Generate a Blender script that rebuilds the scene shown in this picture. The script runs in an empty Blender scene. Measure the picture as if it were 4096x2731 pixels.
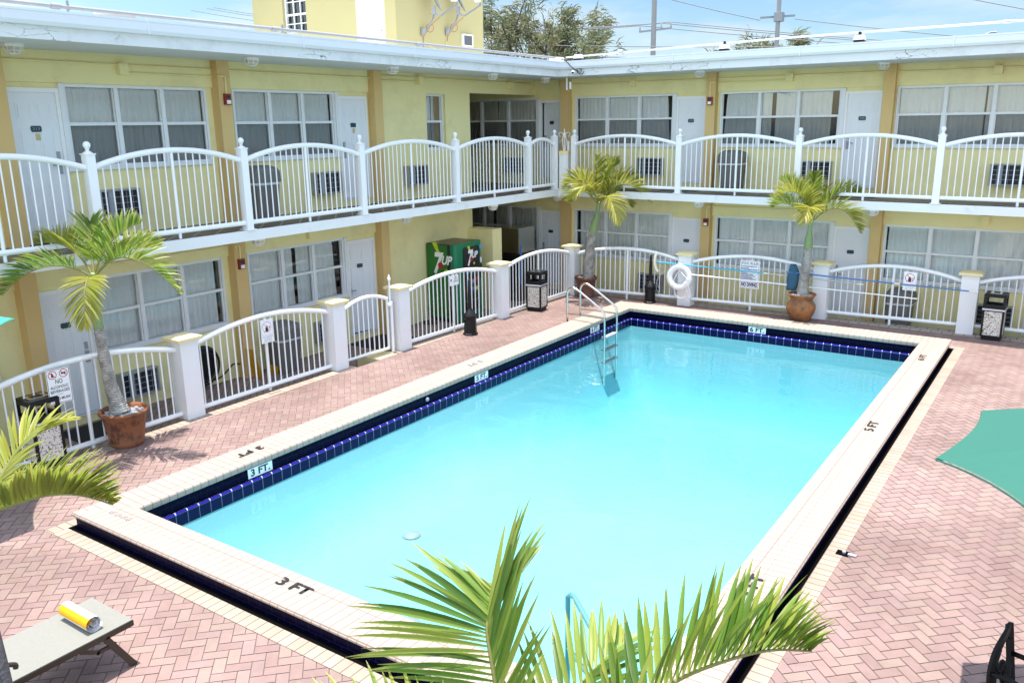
import bpy, math, random
from mathutils import Vector, Matrix
rad = math.radians
V = Vector
scene = bpy.context.scene
COL = scene.collection
rng = random.Random(7)

# ------------------------------------------------------------------ materials
def new_mat(name):
    m = bpy.data.materials.new(name); m.use_nodes = True
    nt = m.node_tree; b = nt.nodes['Principled BSDF']
    return m, nt, b
def node(nt, t, **kw):
    n = nt.nodes.new(t)
    for k, v in kw.items():
        if k.startswith('i_'): n.inputs[k[2:].replace('_', ' ')].default_value = v
        else: setattr(n, k, v)
    return n
def mix_col(nt, fac, a, b, mode='MIX'):
    n = nt.nodes.new('ShaderNodeMix'); n.data_type = 'RGBA'; n.blend_type = mode
    for sock, val in ((0, fac), (6, a), (7, b)):
        if hasattr(val, 'is_output'): nt.links.new(val, n.inputs[sock])
        else: n.inputs[sock].default_value = (tuple(val) + (1,))[:4] if sock else val
    return n.outputs[2]
def pos(nt):
    return nt.nodes.new('ShaderNodeNewGeometry').outputs['Position']
def noise(nt, scale, detail=4, vec=None, rough=.6):
    n = node(nt, 'ShaderNodeTexNoise'); n.inputs['Scale'].default_value = scale
    n.inputs['Detail'].default_value = detail; n.inputs['Roughness'].default_value = rough
    nt.links.new(vec if vec is not None else pos(nt), n.inputs['Vector'])
    return n.outputs['Fac']
def ramp(nt, fac, lo, hi, c0=(0, 0, 0), c1=(1, 1, 1)):
    r = nt.nodes.new('ShaderNodeValToRGB'); nt.links.new(fac, r.inputs[0])
    r.color_ramp.elements[0].position = lo; r.color_ramp.elements[1].position = hi
    r.color_ramp.elements[0].color = (*c0, 1); r.color_ramp.elements[1].color = (*c1, 1)
    return r.outputs[0]
def bump(nt, b, h, strength=.3, dist=.01):
    n = nt.nodes.new('ShaderNodeBump'); n.inputs['Strength'].default_value = strength
    n.inputs['Distance'].default_value = dist
    nt.links.new(h, n.inputs['Height']); nt.links.new(n.outputs[0], b.inputs['Normal'])
def simple(name, col, rough=.6, var=.12, vscale=3., metal=0., bscale=0, bstr=.2, bdist=.004, spec=.5, dirt=None):
    m, nt, b = new_mat(name)
    b.inputs['Roughness'].default_value = rough; b.inputs['Metallic'].default_value = metal
    b.inputs['Specular IOR Level'].default_value = spec
    f = noise(nt, vscale, 5)
    c = mix_col(nt, f, [x * (1 - var) for x in col], [min(1, x * (1 + var)) for x in col])
    if dirt:
        dcol, dscale, lo, hi = dirt
        c = mix_col(nt, ramp(nt, noise(nt, dscale, 6, rough=.7), lo, hi), c, dcol)
    nt.links.new(c, b.inputs['Base Color'])
    if bscale: bump(nt, b, noise(nt, bscale, 3), bstr, bdist)
    return m
def brick(name, c1, c2, mortar, w, h, ms=.02, offset=.5, rough=.6, uv=True, bstr=.3, spec=.5, var=0., rot=0.):
    m, nt, b = new_mat(name)
    t = nt.nodes.new('ShaderNodeTexBrick'); t.offset = offset; t.squash = 1
    t.inputs['Color1'].default_value = (*c1, 1); t.inputs['Color2'].default_value = (*c2, 1)
    t.inputs['Mortar'].default_value = (*mortar, 1); t.inputs['Scale'].default_value = 1
    t.inputs['Mortar Size'].default_value = ms; t.inputs['Brick Width'].default_value = w
    t.inputs['Row Height'].default_value = h; t.inputs['Mortar Smooth'].default_value = .1
    if uv: vec = nt.nodes.new('ShaderNodeUVMap').outputs[0]
    else: vec = pos(nt)
    if rot:
        mp = nt.nodes.new('ShaderNodeMapping'); mp.inputs['Rotation'].default_value = (0, 0, rot)
        nt.links.new(vec, mp.inputs[0]); vec = mp.outputs[0]
    nt.links.new(vec, t.inputs['Vector'])
    c = t.outputs['Color']
    if var:
        f = noise(nt, 6, 5); c = mix_col(nt, .5, c, mix_col(nt, f, [1 - var] * 3, [1 + var] * 3), 'MULTIPLY') if 0 else mix_col(nt, 1., c, mix_col(nt, f, [1 - var] * 3, [1, 1, 1]), 'MULTIPLY')
    nt.links.new(c, b.inputs['Base Color'])
    b.inputs['Roughness'].default_value = rough; b.inputs['Specular IOR Level'].default_value = spec
    inv = nt.nodes.new('ShaderNodeMath'); inv.operation = 'SUBTRACT'; inv.inputs[0].default_value = 1
    nt.links.new(t.outputs['Fac'], inv.inputs[1]); bump(nt, b, inv.outputs[0], bstr, .004)
    return m

M = {}
M['yellow'] = simple('yellow_stucco', (.84, .75, .39), .85, .06, .9, bscale=55, bstr=.5, bdist=.008, spec=.2, dirt=((.70, .61, .32), 1.1, .50, .78))
M['tan'] = simple('tan_stucco', (.66, .46, .20), .85, .08, 1.2, bscale=70, bstr=.35, bdist=.006, spec=.2)
M['plaster'] = simple('white_plaster', (.76, .76, .75), .8, .05, 2, bscale=40, bstr=.3, spec=.25, dirt=((.58, .55, .50), 2.2, .58, .80))
def fascia_mat():
    m, nt, b = new_mat('peeling_white_plaster'); b.inputs['Roughness'].default_value = .8; b.inputs['Specular IOR Level'].default_value = .25
    c = mix_col(nt, ramp(nt, noise(nt, 2.0, 6, rough=.7), .5, .75), (.75, .76, .76), (.58, .58, .56))
    mp = nt.nodes.new('ShaderNodeMapping'); nt.links.new(pos(nt), mp.inputs[0]); mp.inputs['Scale'].default_value = (1.0, 1.0, 3.2)
    wv = nt.nodes.new('ShaderNodeMix'); wv.data_type = 'RGBA'; wv.blend_type = 'ADD'; wv.inputs[0].default_value = .35
    nz = nt.nodes.new('ShaderNodeTexNoise'); nz.inputs['Scale'].default_value = 3; nz.inputs['Detail'].default_value = 4
    nt.links.new(mp.outputs[0], nz.inputs[0]); nt.links.new(mp.outputs[0], wv.inputs[6]); nt.links.new(nz.outputs['Color'], wv.inputs[7])
    v = nt.nodes.new('ShaderNodeTexVoronoi'); v.feature = 'DISTANCE_TO_EDGE'; v.inputs['Scale'].default_value = 3.2; nt.links.new(wv.outputs[2], v.inputs[0])
    edge = ramp(nt, v.outputs['Distance'], .008, .03, (1, 1, 1), (0, 0, 0))
    mk = ramp(nt, noise(nt, .9, 3), .55, .63)
    mu = nt.nodes.new('ShaderNodeMath'); mu.operation = 'MULTIPLY'; nt.links.new(edge, mu.inputs[0]); nt.links.new(mk, mu.inputs[1])
    c = mix_col(nt, mu.outputs[0], c, (.22, .21, .19))
    nt.links.new(c, b.inputs['Base Color']); bump(nt, b, noise(nt, 30, 3), .4, .004); return m
M['fascia'] = fascia_mat()
M['pent'] = simple('shaded_yellow_stucco', (.46, .405, .20), .85, .06, .9, bscale=70, bstr=.35, bdist=.006, spec=.2)  # motel yellow darkened in colour to stand in for shade on these walls
M['soffit'] = simple('soffit_white', (.66, .66, .63), .85, .04, 1.2, spec=.2)
M['white'] = simple('white_paint', (.82, .82, .82), .35, .03, 4)
M['whitemetal'] = simple('white_powder_coat', (.85, .85, .85), .35, .03, 6, dirt=((.62, .52, .42), 4.5, .70, .84))
M['gutter'] = simple('white_gutter', (.78, .80, .84), .3, .03, 2)
M['frame'] = simple('window_aluminium', (.74, .75, .76), .4, .05, 5)
M['door'] = simple('white_door', (.76, .77, .79), .45, .03, 3)
M['cap'] = simple('cream_cap', (.78, .66, .36), .8, .08, 8, bscale=60)
M['pillar'] = simple('white_pillar_render', (.80, .79, .79), .8, .04, 3, bscale=50, bstr=.25, spec=.2, dirt=((.6, .5, .38), 3.2, .70, .82))
M['black'] = simple('black_plastic', (.007, .007, .008), .45, .2, 8, spec=.3)
M['blackmetal'] = simple('black_cast_metal', (.005, .005, .005), .5, .2, 8, bscale=120, bstr=.1, spec=.2)
M['dark'] = simple('dark_interior', (.035, .04, .042), .9, .3, 1.)
M['rubber'] = simple('black_rubber_mat', (.012, .012, .014), .9, .2, 30)
M['steel'] = simple('stainless_steel', (.62, .61, .58), .22, .05, 10, metal=1.)
M['grey'] = simple('grey_metal', (.32, .33, .34), .5, .1, 6)
M['acwire'] = simple('grille_wire', (.33, .35, .38), .4, .05, 6)
M['accore'] = simple('condenser_core', (.02, .022, .028), .6, .4, 20)
M['bingrey'] = simple('grey_plastic_bin', (.15, .145, .135), .55, .06, 6)
M['bag'] = simple('white_bin_liner', (.62, .63, .66), .3, .05, 20, bscale=40, bstr=.6, bdist=.01)
M['red'] = simple('red_alarm', (.22, .015, .012), .35, .1, 10)
M['lens'] = simple('lamp_lens', (.55, .50, .40), .3, .08, 10)
M['concrete'] = simple('grey_concrete', (.36, .35, .33), .9, .12, 3, bscale=30)
M['asphalt'] = simple('asphalt', (.09, .09, .09), .95, .2, 2)
M['terracotta'] = simple('brown_terracotta', (.24, .085, .035), .6, .25, 6, bscale=25, bstr=.3, dirt=((.06, .03, .02), 7, .5, .66))
M['darkpot'] = simple('dark_brown_pot', (.13, .05, .028), .5, .2, 6, bscale=25)
M['orangepot'] = simple('orange_clay', (.42, .16, .05), .7, .2, 5, bscale=25, bstr=.3, dirt=((.13, .085, .05), 3.5, .46, .62))
M['pebble'] = simple('white_pebbles', (.5, .5, .5), .7, .5, 40, bscale=60, bstr=1., bdist=.02)
M['vgreen'] = simple('machine_green', (.0, .17, .075), .35, .06, 3)
M['vlogo'] = simple('machine_side_green', (.012, .15, .02), .35, .25, 3)
M['vblack'] = simple('machine_black', (.012, .012, .012), .3, .2, 4)
M['lime'] = simple('lime_splash', (.52, .62, .05), .4, .35, 14)
M['logored'] = simple('logo_red', (.45, .015, .02), .35, .15, 10)
M['logowhite'] = simple('logo_white', (.85, .85, .85), .4, .02, 5)
M['ink'] = simple('black_ink', (.015, .015, .017), .5, .1, 10)
M['bluepaint'] = simple('navy_print', (.02, .02, .12), .5, .1, 10)
M['redink'] = simple('red_print', (.55, .03, .04), .5, .1, 10)
M['pinkink'] = simple('faded_red_print', (.75, .38, .40), .5, .1, 10)
M['greyink'] = simple('faded_grey_print', (.30, .31, .34), .5, .1, 10)
M['plate'] = simple('teal_plate', (.012, .055, .065), .4, .1, 10)
M['brass'] = simple('beige_sticker', (.55, .45, .2), .5, .2, 30)
M['umbrella'] = simple('green_canvas', (.035, .14, .105), .8, .06, 3, bscale=300, bstr=.15, spec=.2)
M['umbrella2'] = simple('teal_canvas', (.06, .40, .30), .8, .06, 3, spec=.2)
M['sling'] = simple('beige_mesh_sling', (.235, .232, .205), .8, .10, 40, bscale=220, bstr=.3, spec=.2)
M['bronze'] = simple('dark_bronze_frame', (.035, .025, .017), .4, .15, 10)
M['towelw'] = simple('white_towel', (.80, .79, .80), .95, .06, 60, bscale=260, bstr=.8, bdist=.006, spec=.1)
M['towely'] = simple('yellow_towel', (.80, .40, .02), .95, .1, 60, bscale=260, bstr=.8, bdist=.006, spec=.1)
M['cyanpole'] = simple('cyan_pole', (.03, .42, .65), .3, .05, 5)
M['bluepole'] = simple('blue_pole', (.05, .18, .48), .3, .05, 5)
M['silver'] = simple('silver_pole', (.52, .53, .55), .35, .05, 5, metal=.3)
M['cream'] = simple('cream_plastic', (.80, .75, .58), .5, .05, 5)
M['netblue'] = simple('blue_net', (.03, .10, .17), .8, .3, 50)
M['hose'] = simple('black_hose', (.012, .012, .014), .45, .2, 10)
M['wetyellow'] = simple('yellow_plastic', (.62, .32, .01), .45, .1, 8)
M['copper'] = simple('orange_cable', (.35, .10, .03), .6, .1, 10)
M['dish'] = simple('grey_dish', (.22, .23, .25), .5, .06, 6)
M['wire'] = simple('overhead_wire', (.25, .25, .27), .7, .1, 3)
M['trunk'] = simple('palm_trunk', (.34, .32, .29), .9, .3, 14, bscale=40, bstr=.6, bdist=.01)
M['shaft'] = simple('green_crownshaft', (.22, .30, .13), .5, .15, 6)
M['bark'] = simple('dark_bark', (.07, .05, .04), .95, .3, 4)
M['poolrail'] = simple('pale_blue_handrail', (.10, .26, .29), .3, .05, 5)
M['joint'] = simple('paver_joint', (.13, .095, .085), .95, .2, 20)
M['shadetrunk'] = simple('shaded_palm_trunk', (.075, .075, .08), .9, .35, 22, bscale=35, bstr=.8, bdist=.015)  # shade on the left near trunk is put into this dark colour
M['shadeblack'] = simple('painted_shade_black', (.004, .004, .005), 1., .4, 30, spec=0.)
M['brownwin'] = simple('louver_dark', (.10, .105, .115), .6, .1, 20)

M['floortile'] = brick('balcony_floor_tile', (.15, .115, .09), (.18, .14, .11), (.42, .40, .36), .30, .30, .012, 0., .6, uv=False, rot=rad(45), var=.3)
M['walkpaver'] = brick('walkway_paver', (.30, .22, .19), (.36, .26, .22), (.12, .10, .09), .2, .1, .006, .5, .85, uv=False, rot=rad(45), var=.4)
M['coping'] = brick('coping_brick', (.405, .318, .262), (.435, .348, .29), (.245, .185, .15), .105, .24, .0065, 0., .75, var=.14, bstr=.5)
M['border'] = brick('cream_border_paver', (.42, .34, .27), (.37, .285, .222), (.15, .11, .09), .105, .21, .005, 0., .8, var=.25, bstr=.5)
M['border2'] = brick('beige_border_paver', (.46, .385, .33), (.41, .34, .29), (.10, .08, .07), .2, .21, .008, .5, .8, var=.25, bstr=.5)
M['navytile'] = brick('navy_glazed_tile', (.0012, .001, .013), (.0016, .0012, .017), (.02, .02, .04), .155, .10, .0022, .5, .3, bstr=.2, spec=.04)
M['navyface'] = brick('navy_waterline_tile', (.0025, .003, .045), (.003, .004, .055), (.24, .27, .34), .155, .6, .003, 0., .2, bstr=.2, spec=.12)
M['navyledge'] = brick('blue_bullnose_tile', (.012, .009, .21), (.014, .011, .24), (.70, .68, .72), .155, .6, .006, 0., .1, bstr=.2)
M['basin'] = simple('pool_plaster', (.255, .575, .635), .7, .05, 1.5, spec=.2, dirt=((.235, .55, .615), .45, .46, .66))

def attr_mat(name, rough, var, trans=0., spec=.4, bscale=0, bstr=.2):
    """colour comes from the mesh's own per-leaf / per-paver colour attribute"""
    m, nt, b = new_mat(name)
    a = nt.nodes.new('ShaderNodeVertexColor'); a.layer_name = 'tint'
    f = noise(nt, 18, 4)
    if name == 'clay_paver':
        st_ = ramp(nt, noise(nt, .55, 5, rough=.65), .36, .60, (.72, .70, .69), (1, 1, 1)); a_ = mix_col(nt, 1., a.outputs[0], st_, 'MULTIPLY')
    else: a_ = a.outputs[0]
    c = mix_col(nt, 1., a_, mix_col(nt, f, [1 - var] * 3, [1] * 3), 'MULTIPLY')
    nt.links.new(c, b.inputs['Base Color']); b.inputs['Roughness'].default_value = rough
    b.inputs['Specular IOR Level'].default_value = spec
    if bscale: bump(nt, b, noise(nt, bscale, 3), bstr, .004)
    if trans:
        t = nt.nodes.new('ShaderNodeBsdfTranslucent'); nt.links.new(c, t.inputs[0])
        mx = nt.nodes.new('ShaderNodeMixShader'); mx.inputs[0].default_value = trans
        nt.links.new(b.outputs[0], mx.inputs[1]); nt.links.new(t.outputs[0], mx.inputs[2])
        nt.links.new(mx.outputs[0], nt.nodes['Material Output'].inputs[0])
    return m
M['paver'] = attr_mat('clay_paver', .85, .18, spec=.25, bscale=90, bstr=.35)
M['leaf'] = attr_mat('palm_leaf', .42, .15, .48, spec=.5)
M['needle'] = attr_mat('casuarina_needles', .8, .3, .3, spec=.2)
M['agg'] = None
def aggregate():
    m, nt, b = new_mat('pebble_aggregate')
    v = nt.nodes.new('ShaderNodeTexVoronoi'); v.inputs['Scale'].default_value = 70
    nt.links.new(pos(nt), v.inputs[0])
    c = ramp(nt, v.outputs['Color'], .25, .32, (.10, .085, .07), (.66, .61, .54))
    nt.links.new(c, b.inputs['Base Color']); b.inputs['Roughness'].default_value = .85
    bump(nt, b, v.outputs['Distance'], .5, .004); return m
M['agg'] = aggregate()
def curtain_mat(name, col, trans):
    m, nt, b = new_mat(name)
    b.inputs['Base Color'].default_value = (*col, 1); b.inputs['Roughness'].default_value = .9
    f = noise(nt, 9, 3); nt.links.new(mix_col(nt, f, [x * .92 for x in col], col), b.inputs['Base Color'])
    t = nt.nodes.new('ShaderNodeBsdfTranslucent'); t.inputs[0].default_value = (*col, 1)
    mx = nt.nodes.new('ShaderNodeMixShader'); mx.inputs[0].default_value = trans
    nt.links.new(b.outputs[0], mx.inputs[1]); nt.links.new(t.outputs[0], mx.inputs[2])
    nt.links.new(mx.outputs[0], nt.nodes['Material Output'].inputs[0]); return m
M['curtain'] = curtain_mat('white_curtain', (.94, .955, .93), .06)
def glass_mat(name, tint, refl=1.0, wav=.0, bias=.0):
    m, nt, b = new_mat(name); nt.nodes.remove(b)
    tr = nt.nodes.new('ShaderNodeBsdfTransparent'); tr.inputs[0].default_value = (*tint, 1)
    gl = nt.nodes.new('ShaderNodeBsdfGlossy'); gl.inputs['Roughness'].default_value = .01
    gl.inputs['Color'].default_value = (.9, .95, .95, 1)
    fr = nt.nodes.new('ShaderNodeFresnel'); fr.inputs['IOR'].default_value = 1.5
    ma = node(nt, 'ShaderNodeMath', operation='MULTIPLY_ADD'); ma.inputs[1].default_value = refl; ma.inputs[2].default_value = bias
    nt.links.new(fr.outputs[0], ma.inputs[0])
    if wav:
        bp = nt.nodes.new('ShaderNodeBump'); bp.inputs['Strength'].default_value = wav; bp.inputs['Distance'].default_value = .02
        nt.links.new(noise(nt, 1.6, 1), bp.inputs['Height']); nt.links.new(bp.outputs[0], gl.inputs['Normal'])
    mx = nt.nodes.new('ShaderNodeMixShader'); nt.links.new(ma.outputs[0], mx.inputs[0])
    nt.links.new(tr.outputs[0], mx.inputs[1]); nt.links.new(gl.outputs[0], mx.inputs[2])
    nt.links.new(mx.outputs[0], nt.nodes['Material Output'].inputs[0]); return m
M['glass'] = glass_mat('window_glass', (.985, 1.0, .99), 1.15, .10, .005)
def screen_mat():
    m, nt, b = new_mat('insect_screen')
    b.inputs['Base Color'].default_value = (.05, .055, .062, 1); b.inputs['Roughness'].default_value = .8
    f = noise(nt, 30, 2); nt.links.new(mix_col(nt, f, (.045, .05, .056), (.06, .065, .072)), b.inputs['Base Color'])
    tr = nt.nodes.new('ShaderNodeBsdfTransparent'); mx = nt.nodes.new('ShaderNodeMixShader'); mx.inputs[0].default_value = .42
    nt.links.new(tr.outputs[0], mx.inputs[1]); nt.links.new(b.outputs[0], mx.inputs[2])
    nt.links.new(mx.outputs[0], nt.nodes['Material Output'].inputs[0]); return m
M['screen'] = screen_mat()
def water_mat():
    m, nt, b = new_mat('pool_water_clear'); nt.nodes.remove(b)
    tr = nt.nodes.new('ShaderNodeBsdfTransparent'); tr.inputs[0].default_value = (.97, 1, 1, 1)
    gl = nt.nodes.new('ShaderNodeBsdfGlossy'); gl.inputs['Roughness'].default_value = .015
    mp = nt.nodes.new('ShaderNodeMapping'); nt.links.new(pos(nt), mp.inputs[0]); mp.inputs['Rotation'].default_value = (0, 0, .6)
    mp.inputs['Scale'].default_value = (1.0, 2.2, 1)
    n1 = noise(nt, 1.1, 2, mp.outputs[0], .4); n2 = noise(nt, 5.0, 1, mp.outputs[0], .4)
    ad = node(nt, 'ShaderNodeMath', operation='MULTIPLY_ADD'); ad.inputs[1].default_value = .12
    nt.links.new(n2, ad.inputs[0]); nt.links.new(n1, ad.inputs[2])
    bp = nt.nodes.new('ShaderNodeBump'); bp.inputs['Strength'].default_value = .32; bp.inputs['Distance'].default_value = .05
    nt.links.new(ad.outputs[0], bp.inputs['Height']); nt.links.new(bp.outputs[0], gl.inputs['Normal'])
    fr = nt.nodes.new('ShaderNodeFresnel'); fr.inputs['IOR'].default_value = 1.33; nt.links.new(bp.outputs[0], fr.inputs['Normal'])
    mx = nt.nodes.new('ShaderNodeMixShader'); nt.links.new(fr.outputs[0], mx.inputs[0])
    nt.links.new(tr.outputs[0], mx.inputs[1]); nt.links.new(gl.outputs[0], mx.inputs[2])
    nt.links.new(mx.outputs[0], nt.nodes['Material Output'].inputs[0])
    va = nt.nodes.new('ShaderNodeVolumeAbsorption'); va.inputs['Color'].default_value = (.05, .80, .93, 1); va.inputs['Density'].default_value = .125
    nt.links.new(va.outputs[0], nt.nodes['Material Output'].inputs['Volume']); return m
M['water'] = water_mat()
def trunk_mat():
    m, nt, b = new_mat('ringed_palm_trunk')
    w = nt.nodes.new('ShaderNodeTexWave'); w.bands_direction = 'Z'; w.inputs['Scale'].default_value = 11; w.inputs['Distortion'].default_value = 5
    w.inputs['Detail'].default_value = 3; w.inputs['Detail Scale'].default_value = 2
    nt.links.new(pos(nt), w.inputs[0])
    c = ramp(nt, w.outputs['Fac'], .10, .42, (.24, .21, .18), (.50, .475, .44))
    c = mix_col(nt, ramp(nt, noise(nt, 7, 5), .40, .62), c, mix_col(nt, .6, c, (.10, .085, .07)))
    nt.links.new(c, b.inputs['Base Color']); b.inputs['Roughness'].default_value = .9
    bump(nt, b, w.outputs['Fac'], .5, .012); return m
M['ring'] = trunk_mat()

# ------------------------------------------------------------------ mesh builder
class MB:
    def __init__(s, T=None):
        s.v = []; s.f = []; s.mi = []; s.sm = []; s.uv = []; s.col = []; s.T = T
    def add(s, vs, fs, mat=0, smooth=False, uvs=None, cols=None):
        n = len(s.v)
        for p in vs:
            p = V(p); s.v.append(s.T @ p if s.T else p)
        for i, f in enumerate(fs):
            s.f.append([n + k for k in f]); s.mi.append(mat); s.sm.append(smooth)
            s.uv.append(uvs[i] if uvs else None); s.col.append(cols[i] if cols else None)
    def box(s, x0, y0, z0, x1, y1, z1, mat=0):
        if x0 > x1: x0, x1 = x1, x0
        if y0 > y1: y0, y1 = y1, y0
        if z0 > z1: z0, z1 = z1, z0
        vs = [(x0,y0,z0),(x1,y0,z0),(x1,y1,z0),(x0,y1,z0),(x0,y0,z1),(x1,y0,z1),(x1,y1,z1),(x0,y1,z1)]
        s.add(vs, [(0,3,2,1),(4,5,6,7),(0,1,5,4),(1,2,6,5),(2,3,7,6),(3,0,4,7)], mat)
    def obox(s, c, h, rot, mat=0):
        vs = [V(c) + rot @ V((sx*h[0], sy*h[1], sz*h[2])) for sz in (-1,1) for sx, sy in ((-1,-1),(1,-1),(1,1),(-1,1))]
        s.add(vs, [(0,3,2,1),(4,5,6,7),(0,1,5,4),(1,2,6,5),(2,3,7,6),(3,0,4,7)], mat)
    def bar(s, a, b, w, h, mat=0, up=(0,0,1)):
        a, b = V(a), V(b); d = (b - a); L = d.length; d.normalize(); up = V(up)
        if abs(d.dot(up)) > .95: up = V((1,0,0))
        x = d.cross(up).normalized(); z = x.cross(d)
        rot = Matrix((x, d, z)).transposed()
        s.obox((a + b) / 2, (w/2, L/2, h/2), rot, mat)
    def quad(s, a, b, c, d, mat=0, uv=None, col=None):
        s.add([a, b, c, d], [(0,1,2,3)], mat, False, [uv] if uv else None, [col] if col else None)
    def tube(s, path, r, n=8, mat=0, cap=True, closed=False, col=None):
        path = [V(p) for p in path]; m = len(path)
        rs = r if isinstance(r, (list, tuple)) else [r] * m
        vs = []; prev = None
        for i, p in enumerate(path):
            if closed: t = path[(i+1) % m] - path[i-1]
            else: t = path[min(i+1, m-1)] - path[max(i-1, 0)]
            t = t.normalized()
            if prev is None:
                u = V((0,0,1)) if abs(t.z) < .9 else V((1,0,0))
            else: u = prev
            x = t.cross(u); x = x.normalized() if x.length > 1e-6 else V((1,0,0)); u = x.cross(t).normalized(); prev = u
            for k in range(n):
                a = 2*math.pi*k/n; vs.append(p + (x*math.cos(a) + u*math.sin(a)) * rs[i])
        fs = []
        for i in range(m if closed else m-1):
            j = (i+1) % m
            for k in range(n):
                fs.append((i*n+k, i*n+(k+1)%n, j*n+(k+1)%n, j*n+k))
        s.add(vs, fs, mat, True, None, [col]*len(fs) if col else None)
        if cap and not closed:
            s.add([vs[k] for k in range(n)], [tuple(range(n))[::-1]], mat, False, None, [col] if col else None)
            s.add([vs[(m-1)*n+k] for k in range(n)], [tuple(range(n))], mat, False, None, [col] if col else None)
    def lathe(s, prof, c=(0,0,0), n=24, mat=0, smooth=True, rot0=0.):
        c = V(c); vs = []
        for r, z in prof:
            for k in range(n):
                a = rot0 + 2*math.pi*k/n; vs.append(c + V((r*math.cos(a), r*math.sin(a), z)))
        fs = [(i*n+k, i*n+(k+1)%n, (i+1)*n+(k+1)%n, (i+1)*n+k) for i in range(len(prof)-1) for k in range(n)]
        s.add(vs, fs, mat, smooth)
        if prof[0][0] > 1e-4: s.add(vs[:n], [tuple(range(n))[::-1]], mat)
        if prof[-1][0] > 1e-4: s.add(vs[-n:], [tuple(range(n))], mat)
    def sphere(s, c, r, mat=0, n=12, sc=(1,1,1)):
        c = V(c); prof = [(math.sin(math.pi*i/(n//2)), -math.cos(math.pi*i/(n//2))) for i in range(n//2+1)]
        vs = []; 
        for pr, pz in prof:
            for k in range(n):
                a = 2*math.pi*k/n; vs.append(c + V((pr*math.cos(a)*sc[0], pr*math.sin(a)*sc[1], pz*sc[2]))*r)
        fs = [(i*n+k, i*n+(k+1)%n, (i+1)*n+(k+1)%n, (i+1)*n+k) for i in range(len(prof)-1) for k in range(n)]
        s.add(vs, fs, mat, True)
    def prism(s, poly, thick, f, mat=0):
        """poly: 2-D points; f(a, b, d) -> world point; extruded d 0..thick"""
        n = len(poly)
        vs = [f(a, b, 0) for a, b in poly] + [f(a, b, thick) for a, b in poly]
        s.add(vs, [tuple(range(n))[::-1], tuple(range(n, 2*n))] + [(i, (i+1)%n, n+(i+1)%n, n+i) for i in range(n)], mat)
    def build(s, name, mats, parent=None, origin=None, loc=None):
        if isinstance(mats, str): mats = [mats]
        o0 = V(origin) if origin is not None else (V(parent['_org']) if parent is not None and '_org' in parent else V((0,0,0)))
        me = bpy.data.meshes.new(name)
        me.from_pydata([tuple(p - o0) for p in s.v], [], s.f)
        for k in mats: me.materials.append(M[k])
        me.polygons.foreach_set('material_index', s.mi); me.polygons.foreach_set('use_smooth', s.sm)
        if any(u is not None for u in s.uv):
            L = me.uv_layers.new(name='UVMap').data
            for p, u in zip(me.polygons, s.uv):
                if u:
                    for li, w in zip(p.loop_indices, u): L[li].uv = w
        if any(c is not None for c in s.col):
            at = me.color_attributes.new('tint', 'FLOAT_COLOR', 'CORNER').data
            for p, c in zip(me.polygons, s.col):
                c = (*(c or (.5,.5,.5)), 1)
                for li in p.loop_indices: at[li].color = c
        me.update()
        o = bpy.data.objects.new(name, me); COL.objects.link(o)
        if parent is not None:
            o.parent = parent; o['_org'] = tuple(o0)
        else:
            o.location = o0; o['_org'] = tuple(o0)
        return o
def tag(o, label=None, cat=None, group=None, kind=None):
    for k, v in (('label', label), ('category', cat), ('group', group), ('kind', kind)):
        if v: o[k] = v
    return o
def empty(name, loc, label, cat, group=None):
    o = bpy.data.objects.new(name, None); COL.objects.link(o); o.location = loc; o['_org'] = tuple(loc)
    o.empty_display_size = .1
    return tag(o, label, cat, group)
def copy_tree(o, parent=None):
    c = o.copy(); COL.objects.link(c)
    if parent is not None: c.parent = parent
    for ch in list(o.children): copy_tree(ch, c)
    return c
def place(proto, used, loc, rz, label):
    """first call moves the built thing itself, later calls copy it part by part"""
    o = proto if not used else copy_tree(proto)
    used.append(1); o.location = loc; o.rotation_euler = (0, 0, rz); o['label'] = label
    return o
def text_mesh(body, size, T, mats, name, parent, bold=0., width=None, align='CENTER', shear=0., depth=0., space=1.):
    cu = bpy.data.curves.new('lettering', 'FONT'); cu.body = body; cu.size = size; cu.align_x = align; cu.align_y = 'CENTER'
    cu.offset = bold; cu.shear = shear; cu.resolution_u = 3; cu.space_character = space; cu.extrude = depth
    ob = bpy.data.objects.new('lettering', cu); COL.objects.link(ob)
    dg = bpy.context.evaluated_depsgraph_get(); dg.update()
    me = bpy.data.meshes.new_from_object(ob.evaluated_get(dg))
    bpy.data.objects.remove(ob); bpy.data.curves.remove(cu)
    sx = 1.
    if width:
        xs = [v.co.x for v in me.vertices]; sx = width / max(1e-6, max(xs) - min(xs))
    org = V(parent['_org']) if parent is not None else V((0,0,0))
    for v in me.vertices: v.co = T @ V((v.co.x*sx, v.co.y, v.co.z)) - org
    me.materials.clear(); me.materials.append(M[mats])
    me.name = name
    o = bpy.data.objects.new(name, me); COL.objects.link(o); o.parent = parent
    if parent is not None: o['_org'] = tuple(org)
    return o
def basis(o, x, y):
    x, y = V(x).normalized(), V(y).normalized(); z = x.cross(y)
    return Matrix.Translation(V(o)) @ Matrix((x, y, z)).transposed().to_4x4()
def bez(p0, p1, p2, n):
    p0, p1, p2 = V(p0), V(p1), V(p2)
    return [p0*(1-t)**2 + p1*2*t*(1-t) + p2*t*t for t in [i/n for i in range(n+1)]]
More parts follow.
